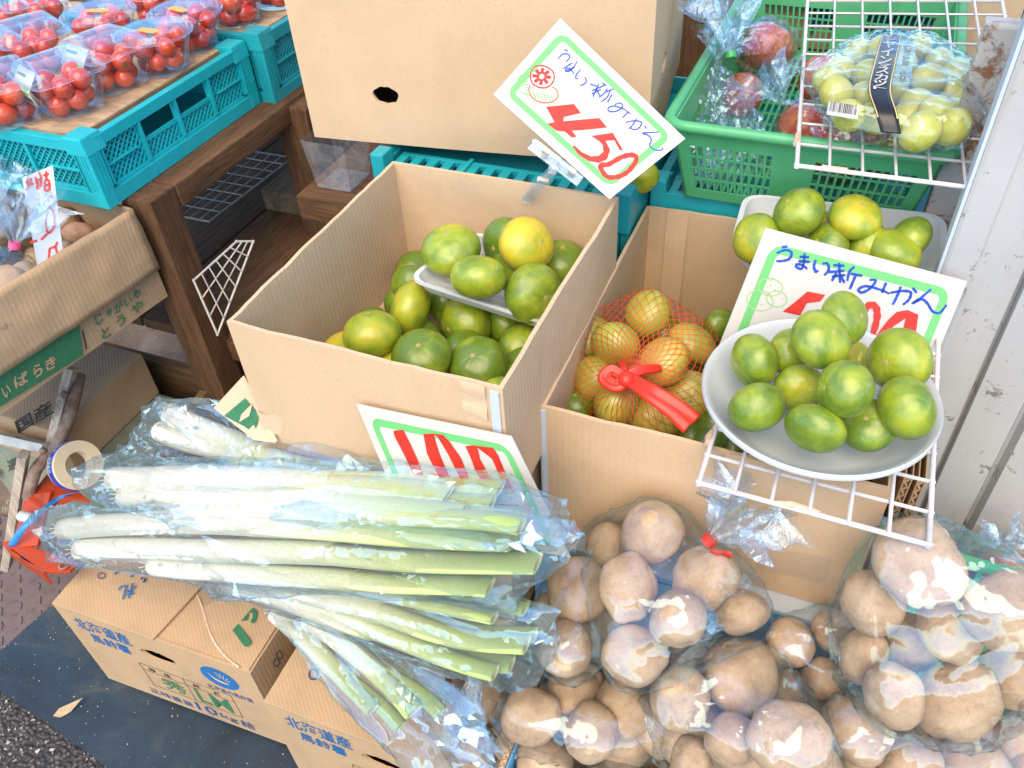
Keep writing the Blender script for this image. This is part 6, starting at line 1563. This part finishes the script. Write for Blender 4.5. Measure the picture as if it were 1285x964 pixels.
for i, (x, y, rd, lb, stt) in enumerate([(300, 28, 1, 'round tomato cup in the far crate nearest the big carton', 'orange'), (350, 6, 1, 'tomato cup in the far crate corner at the top', None), (262, 22, 0, 'square tomato pack at the front of the far crate', None), (130, 10, 0, 'square tomato pack at the top of the far crate', 'white'), (200, -8, 1, 'round tomato cup at the top edge of the picture', None), (285, -10, 0, 'square tomato pack behind the far crate cup', None)]):
    tom_pack(x, y, .8565, rd, R(15*i-30), lb, 'red cherry tomato in the '+lb.replace(' tomato', ''), 70+i, .03, stt, 5, 5, 1 if rd else 0)
# ------------------------------------------------------------------ contents of the left carton
lz_ = .695
for x, y, r, lb in ((101, 293, 21, 'pinkish potato showing beside the red lettered card'), (83, 277, 19, 'shaded potato behind the pinkish one'), (88, 318, 18, 'potato low at the carton wall by the card')):
    P = atz(x, y, lz_-.01); potato(P, 2*r/FPX*((P-CC).dot(CF)), lb, 'loose potatoes in the left carton', mat='potato_pink')
lt = [(atz(12, 372, .69), .045), (atz(-22, 400, .69), .045), (atz(-20, 352, .685), .042), (atz(30, 355, .675), .035)]
for P, r in lt: potato(P, 2*r, 'potato in the bag with the pink tie', 'potatoes in the pink tied bag')
bag('clear bag with a pink tie in the left carton', lt, atz(18, 310, .745), (.25, .35, .8), .085, .05, seed=31, tiemat='pink_tape', cr=.003)
lt2 = [(atz(-12, 290, .70), .042), (atz(-40, 300, .70), .045)]
for P, r in lt2: potato(P, 2*r, 'potato in the bag at the left picture edge', 'potatoes in the left edge bag')
bag('clear bag of potatoes cut by the left picture edge', lt2, atz(5, 240, .76), (.1, .3, .8), .05, .035, seed=33, tiemat=None)
for i in range(14): P = TLc@V((.05+(i % 4)*.068, .05+(i//4)*.095, .05)); potato(P, .075, 'shaded potato at the bottom of the left carton', 'potatoes low in the left carton')
# red lettered card
PC = Plane(atz(60, 320, .72), (.45, -.75, .5)); O, S_ = (0, 200), 6.425
Q = [PC.at(O[0]+x/S_, O[1]+y/S_) for x, y in ((178, 150), (425, 48), (508, 745), (300, 868))]
rc = thing('price_card', 'pale blue card with red handwriting stuck among the bagged potatoes', 'price card', Q[2], 'handwritten price cards'); m = MB(); m.prism(Q, -PC.n, .001); part('card', m, 'white_liner', rc)
for sts in ([[(205, 190), (235, 175)], [(222, 160), (232, 215), (205, 250)], [(250, 150), (245, 200), (270, 192)]], [[(285, 140), (300, 200)], [(310, 100), (330, 150), (322, 225), (300, 230), (305, 175)], [(285, 170), (340, 160)]], [[(350, 130), (395, 118)], [(372, 95), (374, 170)], [(360, 175), (392, 170), (398, 240), (362, 248), (360, 180)], [(362, 210), (395, 205)]],
            [[(375, 355), (405, 300), (415, 340)], [(385, 420), (370, 510), (380, 580), (400, 590), (436, 540), (434, 440), (400, 385)]], [[(240, 672), (300, 655)], [(330, 650), (380, 600)]], [[(398, 720), (392, 810)], [(395, 722), (445, 700), (462, 665)], [(445, 700), (465, 770)]]):
    m = MB()
    for st in sts: stroke(m, PC, st, 20, .0006, O, S_)
    part('handwriting', m, 'pen_red', rc)
# ------------------------------------------------------------------ bag sealer with its tape roll, aluminium stand, printed tin
seal = thing('bag_sealer', 'orange metal bag sealer with a roll of blue tape', 'bag sealer', atz(60, 690, .26))
sz = .30
def zz8(x, y): return (x/3.443, 440+y/3.443)
m = MB(); pts = [atz(*zz8(*p), sz) for p in ((5, 830), (45, 818), (335, 915), (300, 955), (195, 955), (60, 885))]; m.prism(pts, V((0, 0, -1)), .006); part('base_plate', m, 'paint_orange', seal, bevel=.001)
m = MB(); a, b = atz(*zz8(20, 850), sz), atz(*zz8(185, 965), sz); m.prism([a, b, b-V((0, 0, .03)), a-V((0, 0, .03))], V((.3, .9, 0)).normalized(), .004); part('base_flange', m, 'paint_orange', seal)
m = MB(); pts = [atz(*zz8(*p), sz+.03) for p in ((120, 640), (200, 535), (330, 600), (390, 650), (310, 640), (190, 690))]; m.prism(pts, V((0, 0, -1)), .005); part('arm_plate', m, 'paint_orange', seal, bevel=.001)
m = MB(); a, b = atz(*zz8(170, 620), sz+.03), atz(*zz8(110, 850), sz); m.beam(a, b, .05, .006, (0, -.5, .8)); part('web_plate', m, 'paint_orange', seal)
m = MB(); c = atz(*zz8(275, 930), sz+.004); m.lathe([(.008, 0), (.0085, .001), (.0055, .0012), (.0055, 0)], Matrix.Translation(c), 16, True); part('washer', m, 'rust_steel', seal)
m = MB(); a, b = atz(*zz8(85, 712), sz+.03), atz(*zz8(142, 728), sz+.03); m.tube([a, a.lerp(b, .1), b], [.004, .009, .009], 12); part('roller', m, 'white_plastic', seal, smooth=50)
rc_ = atz(95, 584, .375); axr = (CR*.72+CF*-.55+CU*.1).normalized(); Mq = Matrix.Translation(rc_)@axr.to_track_quat('Z', 'Y').to_matrix().to_4x4()
roll = thing('tape_roll', 'roll of printed blue sealing tape on the orange sealer', 'tape roll', rc_)
m = MB(); m.lathe([(.022, -.012), (.040, -.012), (.0405, -.010), (.0405, .010), (.040, .012), (.022, .012)], Mq, 48, True); part('core', m, 'cream_core', roll, smooth=40)
m = MB(); m.lathe([(.0408, -.007), (.0416, -.0065), (.0416, .0065), (.0408, .007)], Mq, 48, True); tp = part('tape', m, 'blue_tape', roll, smooth=40)
m = MB()
for j, ch in enumerate('新鮮野菜'):
    best = max(range(48), key=lambda k: (Mq.to_3x3()@V((math.cos(k*math.pi/24), math.sin(k*math.pi/24), 0))).dot(-CR*.9+CU*.35)); a0 = best*math.pi/24
    for rep in (0, 1):
        aa = a0+(.16*(j-1.5)+rep*.85-.3)*(1)
        def TP(s_, h): return Mq@V((.0419*math.cos(aa+s_), .0419*math.sin(aa+s_), h))
        o_ = TP(.06, -.0045); text_on(m, ch, o_, TP(.06, .0045)-o_, TP(-.07, -.0045)-o_, .01)
part('lettering', m, 'card_white', tp)
m = MB(); ta_, tb2 = atz(*zz8(325, 615), .345), atz(*zz8(48, 845), sz+.006)
tc_ = [ta_, atz(*zz8(250, 640), .33), atz(*zz8(120, 745), sz+.042), tb2]
cc_ = crom(tc_, 6); m.grid(lambda u, v: cc_[int(round(v*(len(cc_)-1)))]+V((.013*(u-.5), .006*(u-.5), 0)), 2, len(cc_)-1); o = part('loose_tape', m, 'blue_tape_light', roll, rn=False, smooth=60); o.modifiers.new('s', 'SOLIDIFY').thickness = .0004
stl = thing('metal_stand', 'worn aluminium stand frame left of the tape roll', 'stand', aty(20, 700, .45))
m = MB(); m.beam(aty(90, 462, .66), aty(66, 556, .58), .022, .014, CR); part('leg', m, 'stick', stl, bevel=.001)
m = MB(); m.beam(aty(-20, 545, .56), aty(58, 563, .56), .018, .016, CU); part('crossbar', m, 'metal_bar', stl, bevel=.001)
m = MB(); m.beam(aty(30, 570, .53), aty(8, 712, .46), .020, .014, CR); part('leg', m, 'stick', stl, bevel=.001)
m = MB(); m.tube(crom([aty(100, 470, .67), aty(88, 520, .61), aty(70, 560, .57), aty(45, 590, .53), aty(36, 625, .50)], 6), .010, 10); part('bent_pipe', m, 'rust_steel', stl, smooth=60)
for q in ((86, 495, .63), (60, 565, .55)): m = MB(); m.lathe([(0, .008), (.004, .008), (.006, .005), (.006, 0)], Matrix.Translation(aty(*q)-CF*.010)@(-CF).to_track_quat('Z', 'Y').to_matrix().to_4x4(), 8); part('bolt', m, 'rust_steel', stl)
tin = thing('printed_tin', 'old printed tin with floral pattern behind the metal stand', 'tin', (-1.2, .60, 0))
m = MB(); tq = [atz(-60, 610, .22), atz(70, 462, .30), atz(108, 500, .25), atz(135, 590, .18), atz(30, 690, .10), atz(-50, 760, .08)]
m.box(-1.42, .60, .0, -1.03, .80, .30, ); bx_ = part('body', m, 'tile_green', tin, bevel=.004)
PTn = Plane((0, .5985, 0), (0, -1, 0)); O, S_ = (0, 440), 3.443
m = MB(); text_px(m, '選', PTn, zz8(35, 525), zz8(80, 505), zz8(28, 480), .0015, .0); text_px(m, '特', PTn, zz8(-12, 560), zz8(15, 550), zz8(-20, 520), .0015, .0); part('lettering', m, 'print_black', bx_)
m = MB()
for k in range(26):
    rg = random.Random(k); x, y = rg.uniform(-20, 150), rg.uniform(430, 900); a = rg.uniform(0, 6)
    stroke(m, PTn, [(x+12*math.cos(a+q*1.1)*(1-q*.13), y+12*math.sin(a+q*1.1)*(1-q*.13)) for q in range(6)], 2.5, .001, O, S_)
part('floral_pattern', m, 'tile_green_pale' if 'tile_green_pale' in MAT else 'pen_palegreen', bx_, kind='stuff')
bb = thing('brown_carton', 'brown carton with black lettering under the green printed one', 'cardboard box', (-1.3, .60, .31)); m = MB(); m.box(-1.45, .585, .302, -1.12, .80, .40); bdy = part('body', m, 'cardboard_brown', bb, bevel=.003)
PBb = Plane((0, .5835, 0), (0, -1, 0)); m = MB(); text_px(m, '国産', PBb, zz8(80, 360), zz8(235, 270), zz8(60, 305), .001, .02); part('lettering', m, 'print_black', bdy)
